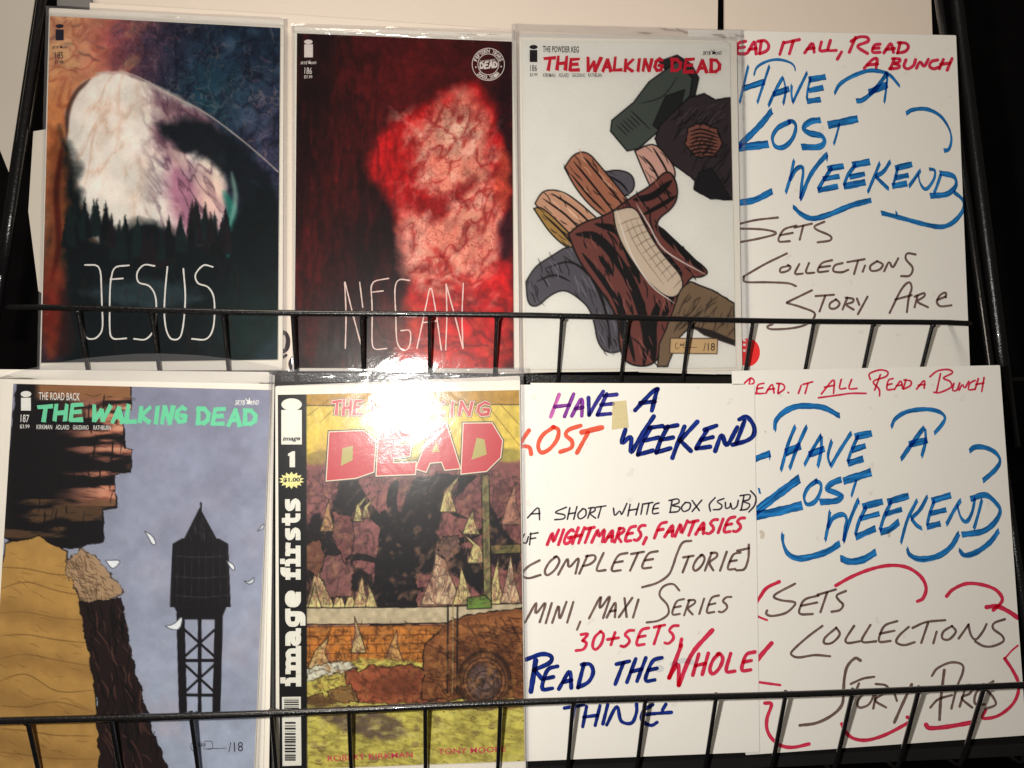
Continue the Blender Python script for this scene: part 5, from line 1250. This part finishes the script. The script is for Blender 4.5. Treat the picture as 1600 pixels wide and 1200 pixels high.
hand(k, c, [[(148, 830), (208, 765), (210, 840)], [(165, 810), (212, 808)], ['~', (350, 775), (292, 802), (340, 815), (335, 835), (290, 840)], [(368, 778), (355, 838)], [(405, 772), (388, 838)], [(360, 810), (396, 804)], ['~', (435, 783), (410, 812), (420, 836), (450, 818), (450, 788), (433, 783)], [(478, 780), (462, 832)], [(465, 780), (500, 775), (500, 795), (468, 808), (502, 832)],
    [(505, 775), (555, 768)], [(532, 772), (515, 830)], [(595, 780), (600, 825), (630, 788), (636, 822), (665, 755)], [(682, 760), (670, 820)], [(728, 755), (712, 815)], [(674, 792), (720, 784)], [(748, 758), (738, 812)], [(755, 758), (800, 750)], [(780, 755), (768, 812)], [(832, 753), (806, 760), (795, 812), (830, 805)], [(800, 785), (828, 780)],
    [(900, 742), (890, 800)], ['~', (885, 740), (930, 732), (935, 752), (900, 766), (940, 775), (930, 797), (888, 802)], ['~', (970, 750), (950, 775), (960, 797), (990, 785), (995, 755), (970, 750)], [(1005, 740), (1042, 792)], [(1055, 738), (1005, 797)], ['~', (1125, 725), (1095, 760), (1100, 795)], ['~', (1170, 730), (1135, 745), (1160, 765), (1150, 785), (1115, 788)], ['~', (1178, 750), (1180, 780), (1200, 775), (1205, 755)], ['~', (1205, 755), (1215, 785), (1238, 770), (1245, 740)],
    [(1275, 715), (1260, 790)], ['~', (1255, 715), (1305, 710), (1300, 735), (1270, 745), (1305, 760), (1290, 785), (1255, 790)], ['~', (1310, 690), (1336, 722), (1330, 765), (1300, 800)], ['~', (132, 915), (115, 950), (140, 962), (152, 928)], [(165, 910), (158, 970)], [(160, 915), (202, 908)], [(160, 940), (190, 935)]], 9)
k.build('handwriting', M['blackink'])
k = Ink(S, HI)
hand(k, c, [['~', (210, 1052), (150, 1085), (120, 1125), (150, 1145), (215, 1128)], [(1300, 970), (1300, 1040), (1280, 1102), (1235, 1104)], [(1240, 1002), (1302, 988)]], 13)
write(k, c, 'OMPLETE', (228, 1132), (800, 1095), 95, 13, slant=.35, gap=.2)
hand(k, c, [['~', (1000, 950), (955, 960), (925, 1020), (905, 1080), (880, 1130), (820, 1170), (745, 1192)]], 13)
write(k, c, 'TORIE', (935, 1112), (1235, 1102), 90, 13, slant=.3, gap=.28)
write(k, f, 'M', (135, 440), (215, 438), 130, 13, slant=.4); write(k, f, 'INI', (232, 442), (370, 438), 100, 13, slant=.25, gap=.3); hand(k, f, [[(422, 438), (405, 480)]], 12)
write(k, f, 'M', (468, 420), (545, 418), 135, 13, slant=.4); write(k, f, 'AXI', (560, 418), (712, 412), 92, 13, slant=.25, gap=.3)
hand(k, f, [['~', (938, 275), (905, 242), (855, 255), (835, 300), (875, 350), (880, 398), (830, 432), (768, 442)]], 12)
write(k, f, 'ERIES', (895, 408), (1195, 382), 85, 12, slant=.25, gap=.26)
k.build('handwriting', M['brown'])
tp = Thing('tape_strip', 'yellowed tape strip on the white card beside the violet word HAVE', 'tape', 1, (968, 671), -1.45)
def tf(u, v): return .15 * fbm(u * 4, v * 8, 3) + .15 * (np.abs(v - .62) < .02)
tp.sheet('tape_film', [(957, 627.5), (978.6, 625.4), (982.5, 668), (955.5, 671.6)], .1, M['tape'], 12, 24, tf)
M['smudge'] = ink('grey_smudge', (204, 196, 188), 0.05); M['blue_smear'] = ink('blue_smear', (206, 212, 218), 0.04)
k = Ink(S, HI); c = crop(780, 840)
hand(k, c, [[(828, 684), (842, 682), 34], ['~', (900, 660), (960, 640), (1010, 650), 26], ['~', (820, 640), (850, 632), 22]], 20); k.build('ink_smear', M['blue_smear'])
# card peeking out behind that sign
plain_board('blank_card', 'blank white card edge behind the READ THE WHOLE THING card', 1, [(829, 598.2), (1165, 599.5), (1170, 900), (833, 900)], -3.4, -2.9, M['board'], cat='card')
